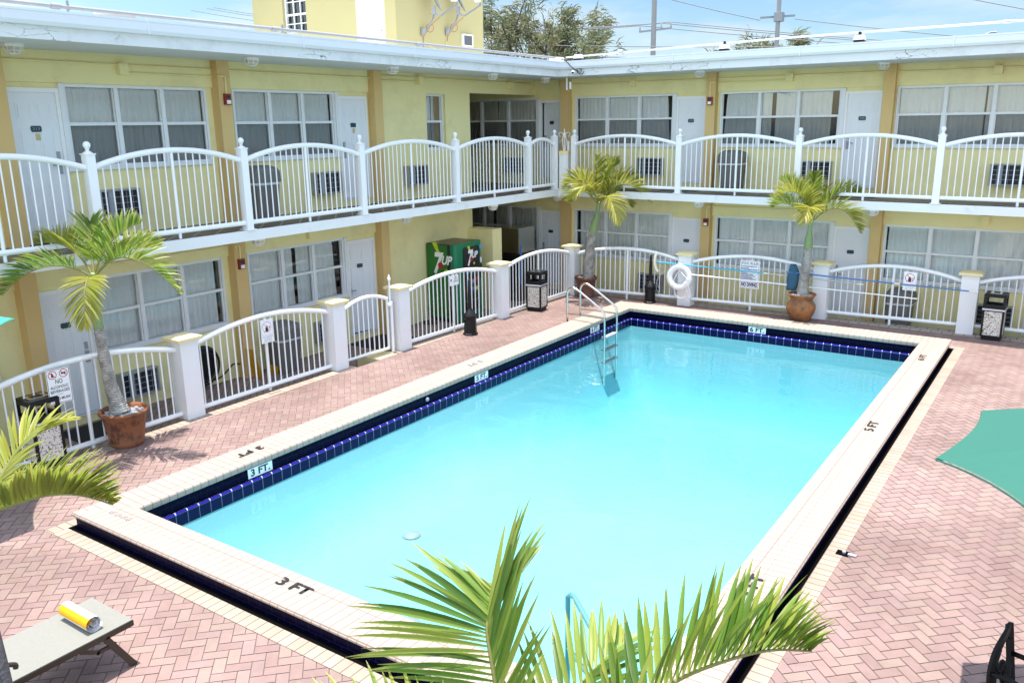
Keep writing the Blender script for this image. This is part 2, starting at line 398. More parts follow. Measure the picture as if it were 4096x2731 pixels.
def catmull(pts, n):
    pts = [V(p) for p in pts]; P = [2*pts[0]-pts[1]] + pts + [2*pts[-1]-pts[-2]]; out = []
    for i in range(1, len(P)-2):
        for k in range(n):
            t = k/n
            out.append(.5*((2*P[i]) + (P[i+1]-P[i-1])*t + (2*P[i-1]-5*P[i]+4*P[i+1]-P[i+2])*t*t + (3*P[i]-P[i-1]-3*P[i+1]+P[i+2])*t**3))
    return out + [pts[-1]]

# ------------------------------------------------------------------ camera
cam_d = bpy.data.cameras.new('camera'); cam = bpy.data.objects.new('camera', cam_d); COL.objects.link(cam)
yaw, pitch, roll = .5997, -.2534, -.0135
fwd = V((-math.sin(yaw)*math.cos(pitch), math.cos(yaw)*math.cos(pitch), math.sin(pitch)))
rt = V((math.cos(yaw), math.sin(yaw), 0)); upv = rt.cross(fwd)
rt, upv = math.cos(roll)*rt + math.sin(roll)*upv, -math.sin(roll)*rt + math.cos(roll)*upv
cam.matrix_world = Matrix.Translation((8.1982, -16.7018, 4.1919)) @ Matrix((rt, upv, -fwd)).transposed().to_4x4()
cam_d.sensor_width = 36; cam_d.lens = 36*838.6/1024; cam_d.clip_start = .05; cam_d.clip_end = 3000
scene.camera = cam

# ------------------------------------------------------------------ light and sky
SUN = V((-.05, -.005, 1)).normalized()           # towards the sun, almost overhead
elev = math.asin(SUN.z); azim = math.atan2(SUN.x, SUN.y)
w = bpy.data.worlds.new('World'); scene.world = w; w.use_nodes = True
nt = w.node_tree; bg = nt.nodes['Background']
sky = nt.nodes.new('ShaderNodeTexSky'); sky.sky_type = 'NISHITA'; sky.sun_disc = False
sky.sun_elevation = elev; sky.sun_rotation = azim; sky.air_density = 1.; sky.dust_density = .6; sky.ozone_density = 1.5
tc = nt.nodes.new('ShaderNodeTexCoord'); mp = nt.nodes.new('ShaderNodeMapping'); mp.inputs['Scale'].default_value = (1.3, 1.3, 5.)
nt.links.new(tc.outputs['Generated'], mp.inputs[0])
n1 = nt.nodes.new('ShaderNodeTexNoise'); n1.inputs['Scale'].default_value = 2.3; n1.inputs['Detail'].default_value = 8; n1.inputs['Roughness'].default_value = .58
nt.links.new(mp.outputs[0], n1.inputs[0])
cr = nt.nodes.new('ShaderNodeValToRGB'); cr.color_ramp.elements[0].position = .45; cr.color_ramp.elements[1].position = .74
nt.links.new(n1.outputs['Fac'], cr.inputs[0])
sx_ = nt.nodes.new('ShaderNodeSeparateXYZ'); nt.links.new(tc.outputs['Generated'], sx_.inputs[0])
def wmath(op, a, b):
    n = nt.nodes.new('ShaderNodeMath'); n.operation = op
    for i, q in enumerate((a, b)):
        if hasattr(q, 'is_output'): nt.links.new(q, n.inputs[i])
        else: n.inputs[i].default_value = q
    return n.outputs[0]
# unseen sky overhead and south brightened as added fill; sky over roofs dimmed, bluer
side = wmath('ADD', wmath('MULTIPLY', sx_.outputs['Y'], -.55), wmath('MULTIPLY', sx_.outputs['Z'], .75))
g_ = nt.nodes.new('ShaderNodeMapRange'); g_.interpolation_type = 'SMOOTHSTEP'; nt.links.new(side, g_.inputs[0]); g_.inputs[1].default_value = -.42; g_.inputs[2].default_value = .62; g_.inputs[3].default_value = .0; g_.inputs[4].default_value = 1.
gain = nt.nodes.new('ShaderNodeMapRange'); nt.links.new(g_.outputs[0], gain.inputs[0]); gain.inputs[3].default_value = .42; gain.inputs[4].default_value = 1.25
tn = nt.nodes.new('ShaderNodeMix'); tn.data_type = 'RGBA'; tn.blend_type = 'MULTIPLY'; tn.inputs[0].default_value = 1
nt.links.new(sky.outputs[0], tn.inputs[6]); tm = nt.nodes.new('ShaderNodeMix'); tm.data_type = 'RGBA'; nt.links.new(g_.outputs[0], tm.inputs[0]); tm.inputs[6].default_value = (.76, .90, 1.0, 1); tm.inputs[7].default_value = (1.14, 1.04, .91, 1); nt.links.new(tm.outputs[2], tn.inputs[7])
vm_ = nt.nodes.new('ShaderNodeVectorMath'); vm_.operation = 'SCALE'; nt.links.new(tn.outputs[2], vm_.inputs[0]); nt.links.new(gain.outputs[0], vm_.inputs['Scale'])
cg = nt.nodes.new('ShaderNodeMapRange'); nt.links.new(g_.outputs[0], cg.inputs[0]); cg.inputs[3].default_value = 2.7; cg.inputs[4].default_value = 7.5
cc = nt.nodes.new('ShaderNodeVectorMath'); cc.operation = 'SCALE'; cc.inputs[0].default_value = (.97, .99, 1.0); nt.links.new(cg.outputs[0], cc.inputs['Scale'])
cm = nt.nodes.new('ShaderNodeMix'); cm.data_type = 'RGBA'
cf = wmath('MULTIPLY', cr.outputs[0], .85)
nt.links.new(cf, cm.inputs[0]); nt.links.new(vm_.outputs[0], cm.inputs[6]); nt.links.new(cc.outputs[0], cm.inputs[7])
nt.links.new(cm.outputs[2], bg.inputs[0]); bg.inputs[1].default_value = .15
sd = bpy.data.lights.new('sun', 'SUN'); sd.energy = 3.0; sd.angle = rad(.5); sd.color = (1, .95, .88)
so = bpy.data.objects.new('sun', sd); COL.objects.link(so)
so.rotation_euler = SUN.to_track_quat('Z', 'Y').to_euler(); so.location = (0, 0, 40)
scene.view_settings.view_transform = 'Standard'; scene.view_settings.look = 'None'; scene.view_settings.exposure = 1.42
cy = scene.cycles; cy.max_bounces = 10; cy.diffuse_bounces = 5; cy.glossy_bounces = 3; cy.transparent_max_bounces = 16
cy.transmission_bounces = 4; cy.caustics_reflective = False; cy.caustics_refractive = False; cy.sample_clamp_indirect = 6
cy.use_denoising = True

# ------------------------------------------------------------------ constants
XW, YW = -4.326, 2.874           # wall planes of the two wings
XS = -2.87                       # balcony and roof edge, left wing
ZK, ZB, ZS, ZR = -.25, 2.60, 2.43, 5.29
def YS(x): return 1.66 - .041*(x + 2.87)
FL = Matrix(((0,-1,0,XW),(1,0,0,0),(0,0,1,0),(0,0,0,1)))   # local (u along wall, d into wall, z)
FB = Matrix(((1,0,0,0),(0,1,0,YW),(0,0,1,0),(0,0,0,1)))
PW, PL = 5.95, 12.033            # pool

# ================================================================== ground
g = MB()
for x0, x1, y0, y1 in ((-400,-.3,-400,400),(6.25,400,-400,400),(-.3,6.25,-400,-12.3),(-.3,6.25,.3,400)): g.quad((x0,y0,-.32),(x1,y0,-.32),(x1,y1,-.32),(x0,y1,-.32))
tag(g.build('ground', 'asphalt'), kind='structure')
d = MB()
DX0, DX1, DY0, DY1 = -2.47, 16., -24., 2.08
HX0, HX1, HY0, HY1 = -.45, PW+.45, -PL-.45, .45
for x0, x1, y0, y1 in ((-2.27,HX0,DY0,DY1),(HX1,DX1,DY0,DY1),(HX0,HX1,DY0,HY0),(HX0,HX1,HY1,DY1),(DX0,-2.27,DY0,-6.33),(DX0,-2.27,-5.2,DY1)):
    d.box(x0, y0, -.30, x1, y1, -.006)
tint = lambda: rng.choice(((.312,.213,.190),(.325,.222,.197),(.300,.203,.182),(.328,.234,.205),(.318,.221,.203),(.325,.236,.203),(.295,.198,.182)))
S_ = .1025; c45 = math.cos(rad(45))
def clip_poly(poly, ax, val, keep_less):
    out = []
    for i in range(len(poly)):
        a, b = poly[i], poly[(i+1) % len(poly)]
        ia = (a[ax] <= val) == keep_less; ib = (b[ax] <= val) == keep_less
        if ia: out.append(a)
        if ia != ib:
            t = (val - a[ax])/(b[ax]-a[ax]); out.append((a[0]+(b[0]-a[0])*t, a[1]+(b[1]-a[1])*t))
    return out
NP = 340
for i in range(-NP, NP):
    for j in range(-NP, NP):
        k = (i - j) % 4
        if k == 0: r = (i, j, i+2, j+1)
        elif k == 2: r = (i, j-1, i+1, j+1)
        else: continue
        cx = ((r[0]+r[2])*.5)*S_; cyy = ((r[1]+r[3])*.5)*S_
        wx, wy = (cx-cyy)*c45 + 3, (cx+cyy)*c45 - 8
        if not (-2.5 < wx < 12.2 and -19.5 < wy < 2.2): continue
        if -.5 < wx < PW+.5 and -PL-.5 < wy < .5: continue
        if wx > 9.6 and wy < -12.5: continue
        g_ = .0035
        pts = [(r[0]*S_+g_, r[1]*S_+g_), (r[2]*S_-g_, r[1]*S_+g_), (r[2]*S_-g_, r[3]*S_-g_), (r[0]*S_+g_, r[3]*S_-g_)]
        pts = [((a-b)*c45+3, (a+b)*c45-8) for a, b in pts]
        for ax, val, kl in ((0, -2.27, False), (1, 1.68, True)):
            if len(pts) > 2: pts = clip_poly(pts, ax, val, kl)
        if len(pts) < 3: continue
        c = tint(); f = rng.uniform(.95, 1.04); c = tuple(q*f for q in c); z = rng.uniform(-.0008, .0008)
        d.add([(a, b, z) for a, b in pts], [tuple(range(len(pts)))], 1, False, None, [c])
def strip(mb, x0, y0, x1, y1, z, mat, along):
    if along == 'x': uv = [(x0, 0), (x1, 0), (x1, y1-y0), (x0, y1-y0)]
    else: uv = [(y0, 0), (y0, x1-x0), (y1, x1-x0), (y1, 0)]
    mb.quad((x0,y0,z),(x1,y0,z),(x1,y1,z),(x0,y1,z), mat, uv)
strip(d, DX0, DY0, -2.262, -6.33, .003, 2, 'y'); strip(d, DX0, -5.2, -2.262, DY1, .003, 2, 'y')
strip(d, -2.262, 1.672, DX1, 2.08, .003, 3, 'x')
b0, b1 = .525, .69
strip(d, PW+b0, -PL-b1, PW+b1, b1, .003, 2, 'y'); strip(d, -b1, -PL-b1, -b0, b1, .003, 2, 'y')
strip(d, -b0, -PL-b1, PW+b0, -PL-b0, .003, 2, 'x'); strip(d, -b0, b0, PW+b0, b1, .003, 2, 'x')
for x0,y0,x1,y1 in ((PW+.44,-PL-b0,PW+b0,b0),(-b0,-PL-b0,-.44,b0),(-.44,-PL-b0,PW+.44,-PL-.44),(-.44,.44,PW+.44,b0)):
    d.quad((x0,y0,.002),(x1,y0,.002),(x1,y1,.002),(x0,y1,.002), 4)  # rim's shadow painted as a flat near-black strip on the deck
tag(d.build('pool_deck', ['joint','paver','border','border2','shadeblack']), kind='structure')
wk = MB()
wk.quad((-10,-24,ZK),(-2.4,-24,ZK),(-2.4,YW+.05,ZK),(-10,YW+.05,ZK)); wk.quad((-2.4,2.0,ZK),(16,2.0,ZK),(16,YW+.05,ZK),(-2.4,YW+.05,ZK))
tag(wk.build('walkway', 'walkpaver'), kind='structure')
st = MB(); st.box(-2.86,-5.72,-.249,-2.30,-5.21,-.004)
tag(st.build('gate_step', ['cap']), 'low yellow painted step in the gateway of the pool fence', 'step')

# ================================================================== pool
def ring(mb, prof, mats):
    """extrude an (outward offset, z) profile round the pool rectangle with mitred corners"""
    acc = 0
    for (o0, z0), (o1, z1), m in zip(prof, prof[1:], mats):
        L = math.hypot(o1-o0, z1-z0)
        def cs(o, z): return [V((-o, -PL-o, z)), V((PW+o, -PL-o, z)), V((PW+o, o, z)), V((-o, o, z))]
        A, B = cs(o0, z0), cs(o1, z1)
        for i in range(4):
            j = (i+1) % 4; al = (PW, PL, PW, PL)[i]
            mb.quad(A[i], A[j], B[j], B[i], m, [(-o0, acc), (al+o0, acc), (al+o1, acc+L), (-o1, acc+L)])
        acc += L
pool = empty('swimming_pool', (0,-PL,0), 'raised rectangular swimming pool with brick coping and navy blue tiles', 'pool')
cp = MB(); ring(cp, [(.02,.082),(.0,.088),(-.006,.12),(-.004,.150),(.006,.166),(.02,.171),(.24,.178)], [0]*6)
ring(cp, [(.24,.178),(.455,.188),(.475,.182),(.488,.166),(.488,.150),(.475,.136),(.455,.132)], [0]*6)
coping = cp.build('coping', ['coping'], pool)
tl = MB(); ring(tl, [(.455,.133),(.455,-.05)], [0]); tl2 = MB()
tl.build('outer_tiles', ['navytile'], pool)
ring(tl2, [(.45,.081),(.012,.081),(.012,-.07)], [0]*2); tl2.build('upper_tiles', ['navytile'], pool)
lg = MB(); ring(lg, [(.012,-.07),(-.022,-.064),(-.036,-.071),(-.040,-.086)], [0]*3); ring(lg, [(-.040,-.086),(-.040,-.236)], [1])
lg.build('waterline_tiles', ['navyledge','navyface'], pool)
bs = MB()
ZF0, ZF1 = -1.15, -1.95      # shallow (near) and deep (far) floor
def P_(x, y, z): return V((x, y, z))
i_ = .034
x0, x1, y0, y1 = .0415, PW-.0415, -PL+.0415, -.0415
ym = -5.2
def fz(y):
    t = max(0, min(1, (y-(ym-2.5))/(y1-1.2-(ym-2.5)))); return ZF0 + (ZF1-ZF0)*t*t*(3-2*t)
CR = 1.35
def bz(x, y):
    e = 1 - min(min(x-x0, x1-x, y-y0, y1-y)/CR, 1); z = fz(y)
    return -.234 + (z+.234)*(1-e**3.8)
gx = [x0] + [x0+CR*(1-math.cos(math.pi/2*k/8)) for k in range(1,9)] + [x0+CR+(x1-x0-2*CR)*k/10 for k in range(1,10)] + [x1-CR*(1-math.cos(math.pi/2*k/8)) for k in range(8,0,-1)] + [x1]
gy = [y0] + [y0+CR*(1-math.cos(math.pi/2*k/8)) for k in range(1,9)] + [y0+CR+(y1-y0-2*CR)*k/30 for k in range(1,30)] + [y1-CR*(1-math.cos(math.pi/2*k/8)) for k in range(8,0,-1)] + [y1]
bs.add([(x,y,bz(x,y)) for y in gy for x in gx], [(j*len(gx)+i, j*len(gx)+i+1, (j+1)*len(gx)+i+1, (j+1)*len(gx)+i) for j in range(len(gy)-1) for i in range(len(gx)-1)], 0, True)
for k in range(3): bs.box(x1-1.35, y0, ZF0-.1, x1-.0, y0+.9-.3*k, ZF0+.2*(k+1))
bs.build('basin', ['basin'], pool)
dr = MB()
for (x, y, z) in ((1.25,-9.0,fz(-9.0)-.02),(2.6,-10.6,fz(-10.6)-.02)):
    dr.lathe([(.13,0.03),(.12,.05),(0.0,.052)], (x,y,z), 20)
dr.build('floor_drain', ['grey'], pool)
fit = MB(); fit.lathe([(.035,0),(.03,.02),(.0,.022)], (0,0,0), 12); fit.v = [V((.0,-7.1,.02)) + V((p.z,p.x,p.y)) for p in fit.v]
fit.build('wall_fitting', ['grey'], pool)
# depth letters on the coping and on white tiles let into the navy band
ZT = .189
text_mesh('3 FT', .17, basis((2.72,-12.235,ZT),(1,0,0),(0,1,0)), 'ink', 'depth_lettering', pool, .003, .40)
text_mesh('NO DIVING', .10, basis((.03,-12.27,ZT),(1,0,0),(0,1,0)), 'greyink', 'depth_lettering', pool, 0, .38)
text_mesh('3 FT', .17, basis((6.17,-10.0,ZT),(0,1,0),(-1,0,0)), 'ink', 'depth_lettering', pool, .003, .42)
text_mesh('5 FT', .17, basis((6.185,-5.17,ZT),(0,1,0),(-1,0,0)), 'ink', 'depth_lettering', pool, .003, .42)
text_mesh('6 FT', .15, basis((6.18,-1.14,ZT),(0,1,0),(-1,0,0)), 'ink', 'depth_lettering', pool, .003, .40)
text_mesh('3 FT', .15, basis((-.26,-10.31,ZT),(0,-1,0),(1,0,0)), 'ink', 'depth_lettering', pool, .004, .40)
text_mesh('5 FT', .15, basis((-.26,-5.5,ZT),(0,-1,0),(1,0,0)), 'greyink', 'depth_lettering', pool, .004, .40)
text_mesh('NO DIVING', .07, basis((5.8,.30,ZT),(-1,0,0),(0,-1,0)), 'greyink', 'depth_lettering', pool, 0, .36)
for body, yc in (('3 FT.', -10.37), ('5 FT.', -5.64), ('6 FT.', -1.61)):
    t = MB(); t.box(-.015, yc-.19, -.05, -.006, yc+.19, .075); pl = t.build('depth_tile', ['white'], pool)
    text_mesh(body, .125, basis((-.0045, yc, .012),(0,1,0),(0,0,1)), 'ink', 'tile_lettering', pl, .004, .30)
t = MB(); t.box(2.72, .007, -.05, 3.08, .015, .075); pl = t.build('depth_tile', ['white'], pool)
text_mesh('6 FT.', .125, basis((2.90, .005, .012),(1,0,0),(0,0,1)), 'ink', 'tile_lettering', pl, .004, .30)
wt = MB(); wt.box(-.038, -PL-.038, -3.0, PW+.038, .038, -.215)
wt.v = [V((p.x, p.y, p.z)) for p in wt.v]
tag(wt.build('pool_water', ['water']), kind='structure')

# ladder (two stainless rails with treads)
ld = empty('pool_ladder', (-.6,-1.475,0), 'stainless steel ladder rails over the far end of the left pool edge', 'ladder')
for y in (-1.75, -1.2):
    m = MB()
    path = [(-.60,y,0),(-.60,y,.72)] + [(-.60+.13*(1-math.cos(a)), y, .72+.15*math.sin(a)) for a in [rad(q) for q in (25,50,75,95,115)]] + \
           [(-.30,y,.80),(.18,y,.50),(.25,y,.44),(.285,y,.36),(.29,y,.28),(.29,y,-1.15)]
    m.tube(path, .024, 10)
    m.tube([(-.60,y,.30),(.29,y,.30)], .018, 8)
    m.lathe([(.045,0),(.045,.02),(.026,.03)], (-.60,y,0), 14)
    m.build('rail', 'steel', ld)
for k in range(3):
    m = MB(); m.box(.22,-1.75,-.10-.27*k-.03,.33,-1.2,-.10-.27*k); m.build('tread', 'grey', ld)
hr = empty('pool_handrail', (5.0,-11.9,-.6), 'pale blue bent handrail by the shallow pool steps', 'handrail')
m = MB(); m.tube([(4.86,-11.0,-1.1),(4.86,-11.0,.16),(4.90,-11.02,.20),(4.96,-11.06,.215),(5.5,-11.45,.04),(5.62,-11.54,-.02),(5.66,-11.57,-.1),(5.66,-11.57,-.6)], .024, 10); m.build('rail', 'poolrail', hr)
m = MB(); m.tube([(4.86,-11.0,-.35),(5.64,-11.55,-.35)], .022, 8); m.build('crossbar', 'poolrail', hr)

# ================================================================== motel building
bld = empty('motel_building', (XW,YW,ZK), 'two storey yellow motel wrapped around the pool with white balconies', 'motel')
def wall_panel(mb, T, u0, u1, z0, z1, holes, th=.2, mat=0):
    us = sorted({u0, u1, *[h[0] for h in holes], *[h[1] for h in holes]}); zs = sorted({z0, z1, *[h[2] for h in holes], *[h[3] for h in holes]})
    us = [u for u in us if u0 <= u <= u1]; zs = [z for z in zs if z0 <= z <= z1]
    solid = lambda a, b: not any(h[0] < a < h[1] and h[2] < b < h[3] for h in holes)
    old = mb.T; mb.T = T
    for ua, ub in zip(us, us[1:]):
        for za, zb in zip(zs, zs[1:]):
            if solid((ua+ub)/2, (za+zb)/2):
                mb.quad((ua,0,za),(ub,0,za),(ub,0,zb),(ua,0,zb), mat); mb.quad((ua,th,za),(ub,th,za),(ub,th,zb),(ua,th,zb), mat)
    for h in holes:
        a, b, c, e = h[:4]
        mb.quad((a,0,c),(a,0,e),(a,th,e),(a,th,c), mat); mb.quad((b,0,c),(b,0,e),(b,th,e),(b,th,c), mat)
        mb.quad((a,0,e),(b,0,e),(b,th,e),(a,th,e), mat); mb.quad((a,0,c),(b,0,c),(b,th,c),(a,th,c), mat)
    mb.T = old
UZ, LZ = (3.61, 4.845), (.765, 1.988)
UD, LD = (2.77, 4.775), (-.09, 1.90)
Lwin = [(-13.8,-11.35), (-9.94,-7.43), (-6.90,-4.40)]; Ldoor = [(-10.70,-9.94), (-4.40,-3.585)]
Bwin = [(-7.05,-4.19), (-3.10,-.275), (.81,3.60), (4.63,7.42), (8.55,11.3)]; Bdoor = [(-4.19,-3.50), (-.275,.46), (3.60,4.345), (7.42,8.17)]
hl = []; hb = []
for a, b in Lwin: hl += [(a,b,*UZ),(a,b,*LZ)]
for a, b in Ldoor: hl += [(a,b,*UD),(a,b,*LD)]
hl += [(-1.66,-.98,3.63,4.87)]
for a, b in Bwin: hb += [(a,b,*UZ),(a,b,*LZ)]
for a, b in Bdoor: hb += [(a,b,*UD),(a,b,*LD)]
wl = MB(); wall_panel(wl, FL, -15, -.04, ZK-.05, ZR+.02, hl)
wl.T = FL
wl.quad((-.04,0,ZK-.05),(-.04,0,ZR),(-.04,4.8,ZR),(-.04,4.8,ZK-.05))          # end wall of the wing, inside the passage
wl.box(-.04,0,4.92,YW-.002,.2,ZR+.02); wl.box(-.04,0,2.19,YW-.002,.2,ZS+.01)               # lintels over the passage
wl.T = None; wl.box(XW-.01,-.25,ZK-.05,-3.576,.13,1.74)                       # partition stub by the drinks machine
wl.build('wall', ['yellow'], bld)
wb = MB(); wall_panel(wb, FB, -9.2, 15, ZK-.05, ZR+.02, hb)
wb.box(-9.2,-.04,ZK-.05,-9.0,YW,ZR); wb.build('wall', ['yellow'], bld)
rm = MB(); rm.T = FL
rm.quad((-15,.9,ZK-.1),(-.3,.9,ZK-.1),(-.3,.9,ZR),(-15,.9,ZR)); rm.T = FB; rm.quad((-9.2,.9,ZK-.1),(15,.9,ZK-.1),(15,.9,ZR),(-9.2,.9,ZR))
rm.build('room_backing', ['dark'], bld)
for T, spans in ((FL, [(-15,-10.973),(-10.735,-7.307),(-7.06,-3.53)]), (FB, [(-4.326,-3.429),(-3.19,.518),(.745,4.382),(4.60,8.25),(8.48,15)])):
    for a, b in spans:
        for z0, z1 in ((4.852,ZR+.01),(1.995,ZS+.01)):
            q = MB(T); q.box(a, -.04, z0, b, .01, z1); q.build('beam', ['yellow'], bld)
for T, spans in ((FL, [(-10.973,-10.735),(-7.307,-7.06),(-3.53,-3.29)]), (FB, [(-3.429,-3.19),(.518,.745),(4.382,4.60),(8.25,8.48)])):
    for a, b in spans:
        c = MB(T); c.box(a, -.2, ZK-.05, b, .01, ZS+.005); c.box(a, -.2, ZB, b, .01, ZR+.005); c.build('column', ['tan'], bld)
def LP(pts, z0, z1, mb, mat=0):
    n = len(pts); mb.add([(x,y,z0) for x,y in pts]+[(x,y,z1) for x,y in pts], [tuple(range(n))[::-1], tuple(range(n,2*n))]+[(i,(i+1)%n,n+(i+1)%n,n+i) for i in range(n)], mat)
# balcony slab and roof, both L-shaped
sl = MB(); LP([(XS,-15),(XS,YS(XS)),(XW-5,YS(XS)),(XW-5,-.03),(XW+.01,-.03),(XW+.01,-15)], ZS, ZB-.004, sl)
LP([(XS,YS(XS)),(15,YS(15)),(15,YW-.01),(XW-5,YW-.01),(XW-5,YS(XS))], ZS, ZB-.004, sl)
balc = sl.build('balcony_slab', ['plaster'], bld)
fl = MB()
fl.quad((XW,-15,ZB),(XS-.03,-15,ZB),(XS-.03,YS(XS),ZB),(XW,YS(XS),ZB)); fl.quad((XS-.03,YS(XS)+.03,ZB),(15,YS(15)+.03,ZB),(15,YW,ZB),(XS-.03,YW,ZB)); fl.quad((XW-5,-.04,ZB),(XW,-.04,ZB),(XW,YW,ZB),(XW-5,YW,ZB)); fl.quad((XW,YS(XS),ZB),(XS-.03,YS(XS),ZB),(XS-.03,YW,ZB),(XW,YW,ZB))
fl.build('floor_tiles', ['floortile'], balc)
rf = MB(); LP([(XS,-15),(XS,YS(XS)),(-12,YS(XS)),(-12,-15)], ZR, 5.60, rf); LP([(XS,YS(XS)),(15,YS(15)),(15,9),(-12,9),(-12,YS(XS))], ZR, 5.60, rf)
for i in range(len(rf.f)):
    zz = [rf.v[k].z for k in rf.f[i]]
    if max(zz) < ZR+.01: rf.mi[i] = 1
roof = rf.build('roof', ['fascia','soffit'], bld)
gt = MB(); gp = [(0.0,5.455),(.07,5.455),(.10,5.50),(.105,5.60),(.115,5.61),(.115,5.635),(0,5.635)]
K = [V((XS,-15,0)), V((XS,YS(XS),0)), V((15,YS(15),0))]
def goff(i, o): return (V((XS+o,-15,0)), V((XS+o,YS(XS)-o,0)), V((15,YS(15)-o,0)))[i]
for (o0,z0),(o1,z1) in zip(gp, gp[1:]):
    for i in (0,1):
        a,b = goff(i,o0),goff(i+1,o0); c_,e_ = goff(i+1,o1),goff(i,o1)
        gt.quad(V((a.x,a.y,z0)),V((b.x,b.y,z0)),V((c_.x,c_.y,z1)),V((e_.x,e_.y,z1)))
gt.build('gutter', ['gutter'], roof)
sm_ = MB()      # joint straps on the gutter
for y in (-12.2,-9.4,-6.6,-3.8,-1.): sm_.box(XS+.10,y-.01,5.455,XS+.119,y+.01,5.64)
for x in (0.2,3.0,5.8,8.6): sm_.box(x-.01,YS(x)-.119,5.455,x+.01,YS(x)-.10,5.64)
sm_.build('gutter_strap', ['gutter'], roof)

def window(T, a, b, z0, z1, zm, n, screens, seed, posts=True, d0=.03):
    """aluminium frame with n bays, sliding lower sash, glass and a hanging curtain behind"""
    r = random.Random(seed); f = MB(T); e = .032
    post = .075 if posts else 0
    L, Rr = a, b
    f.box(a, d0-.045, z0, a+.04, d0+.05, z1); f.box(b-.04, d0-.045, z0, b, d0+.05, z1)
    f.box(a+.04, d0-.03, z1-.045, b-.04, d0+.05, z1); f.box(a-.0, d0-.07, z0-.012, b, d0+.05, z0+.07)
    wd = (b-a-.08)/n; g = MB(T); s = MB(T)
    for k in range(1, n): f.box(a+.04+wd*k-.034, d0-.04, z0+.07, a+.04+wd*k+.034, d0+.05, z1-.045)
    for k in range(n):
        u0 = a+.04+wd*k+(.034 if k else 0); u1 = a+.04+wd*(k+1)-(.034 if k < n-1 else 0)
        f.box(u0, d0-.025, zm-.024, u1, d0+.04, zm+.024)
        f.box(u0, d0-.012, z0+.07, u0+.022, d0+.03, zm-.024); f.box(u1-.022, d0-.012, z0+.07, u1, d0+.03, zm-.024)
        f.box(u0, d0+.0, zm+.024, u0+.012, d0+.03, z1-.045); f.box(u1-.012, d0+.0, zm+.024, u1, d0+.03, z1-.045)
        g.quad((u0,d0+.022,z0+.05),(u1,d0+.022,z0+.05),(u1,d0+.022,zm),(u0,d0+.022,zm))
        g.quad((u0,d0+.034,zm),(u1,d0+.034,zm),(u1,d0+.034,z1-.03),(u0,d0+.034,z1-.03))
        if screens: s.quad((u0,d0-.0,z0+.05),(u1,d0-.0,z0+.05),(u1,d0-.0,zm),(u0,d0-.0,zm))
    wn = f.build('window', ['frame'], bld)
    g.build('pane', ['glass'], wn)
    if screens: s.build('screen', ['screen'], wn)
    # curtain: two hung sheets with irregular folds and a gathered header
    c = MB(T); mid = a + (b-a)*r.uniform(.42,.62); gap = r.choice((0, .0, .02, .05))
    for (p, q) in ((a+.05+r.choice((0,.03,.08,.26)), mid-gap), (mid+gap, b-.05-r.choice((0,.02,.07,.16)))):
        nn = max(8, int((q-p)/.012)); ph = r.uniform(0,6); fr = r.uniform(48,62); lean = r.choice((0,0,.05,-.05))*r.random()*2
        rows = [z1-.03, z1-.10, z1-.13, (z0+z1)/2+.1, z0+.3, z0-.02]; am = [.004,.010,.006,.013,.016,.018]
        vs = []
        for ri, (zz, am_) in enumerate(zip(rows, am)):
            t = ri/5.
            for k in range(nn+1):
                u = p + (q-p)*k/nn
                wv = math.sin(u*fr + ph + .8*math.sin(u*5.3+ph)) + .5*math.sin(u*fr*.43+2*ph) + .25*math.sin(u*fr*2.2)
                sag = .012*abs(math.sin(u*17+ph)) if ri == 0 else 0
                vs.append((u + lean*t*t*((k/nn) if lean > 0 else 1-k/nn)*1., d0+.07+am_*wv, zz - sag))
        fs = [(i*(nn+1)+k, i*(nn+1)+k+1, (i+1)*(nn+1)+k+1, (i+1)*(nn+1)+k) for i in range(5) for k in range(nn)]
        c.add(vs, fs, 0, True)
    c.build('curtain', ['curtain'], wn)
    return wn
sd_ = 11
for T, wins in ((FL, Lwin), (FB, Bwin)):
    for a, b in wins:
        post_right = (T is FL and b == -4.40) or (T is FB)
        post_left = (T is FL and a == -9.94)
        A_ = a+.075 if post_left else a; B_ = b-.085 if post_right else b
        for (z0, z1), zm, up in ((UZ, 4.275, True), (LZ, 1.41, False)):
            window(T, A_, B_, z0, z1, zm, 3, up, sd_); sd_ += 1
            p = MB(T)
            if post_left: p.box(a, -.05, z0-.012, A_, .06, z1)
            if post_right: p.box(B_, -.05, z0-.012, b, .06, z1)
            if p.v: p.build('window_post', ['frame'], bld)
window(FL, -1.66, -.98, 3.63, 4.87, 4.27, 1, True, 5, d0=.12)

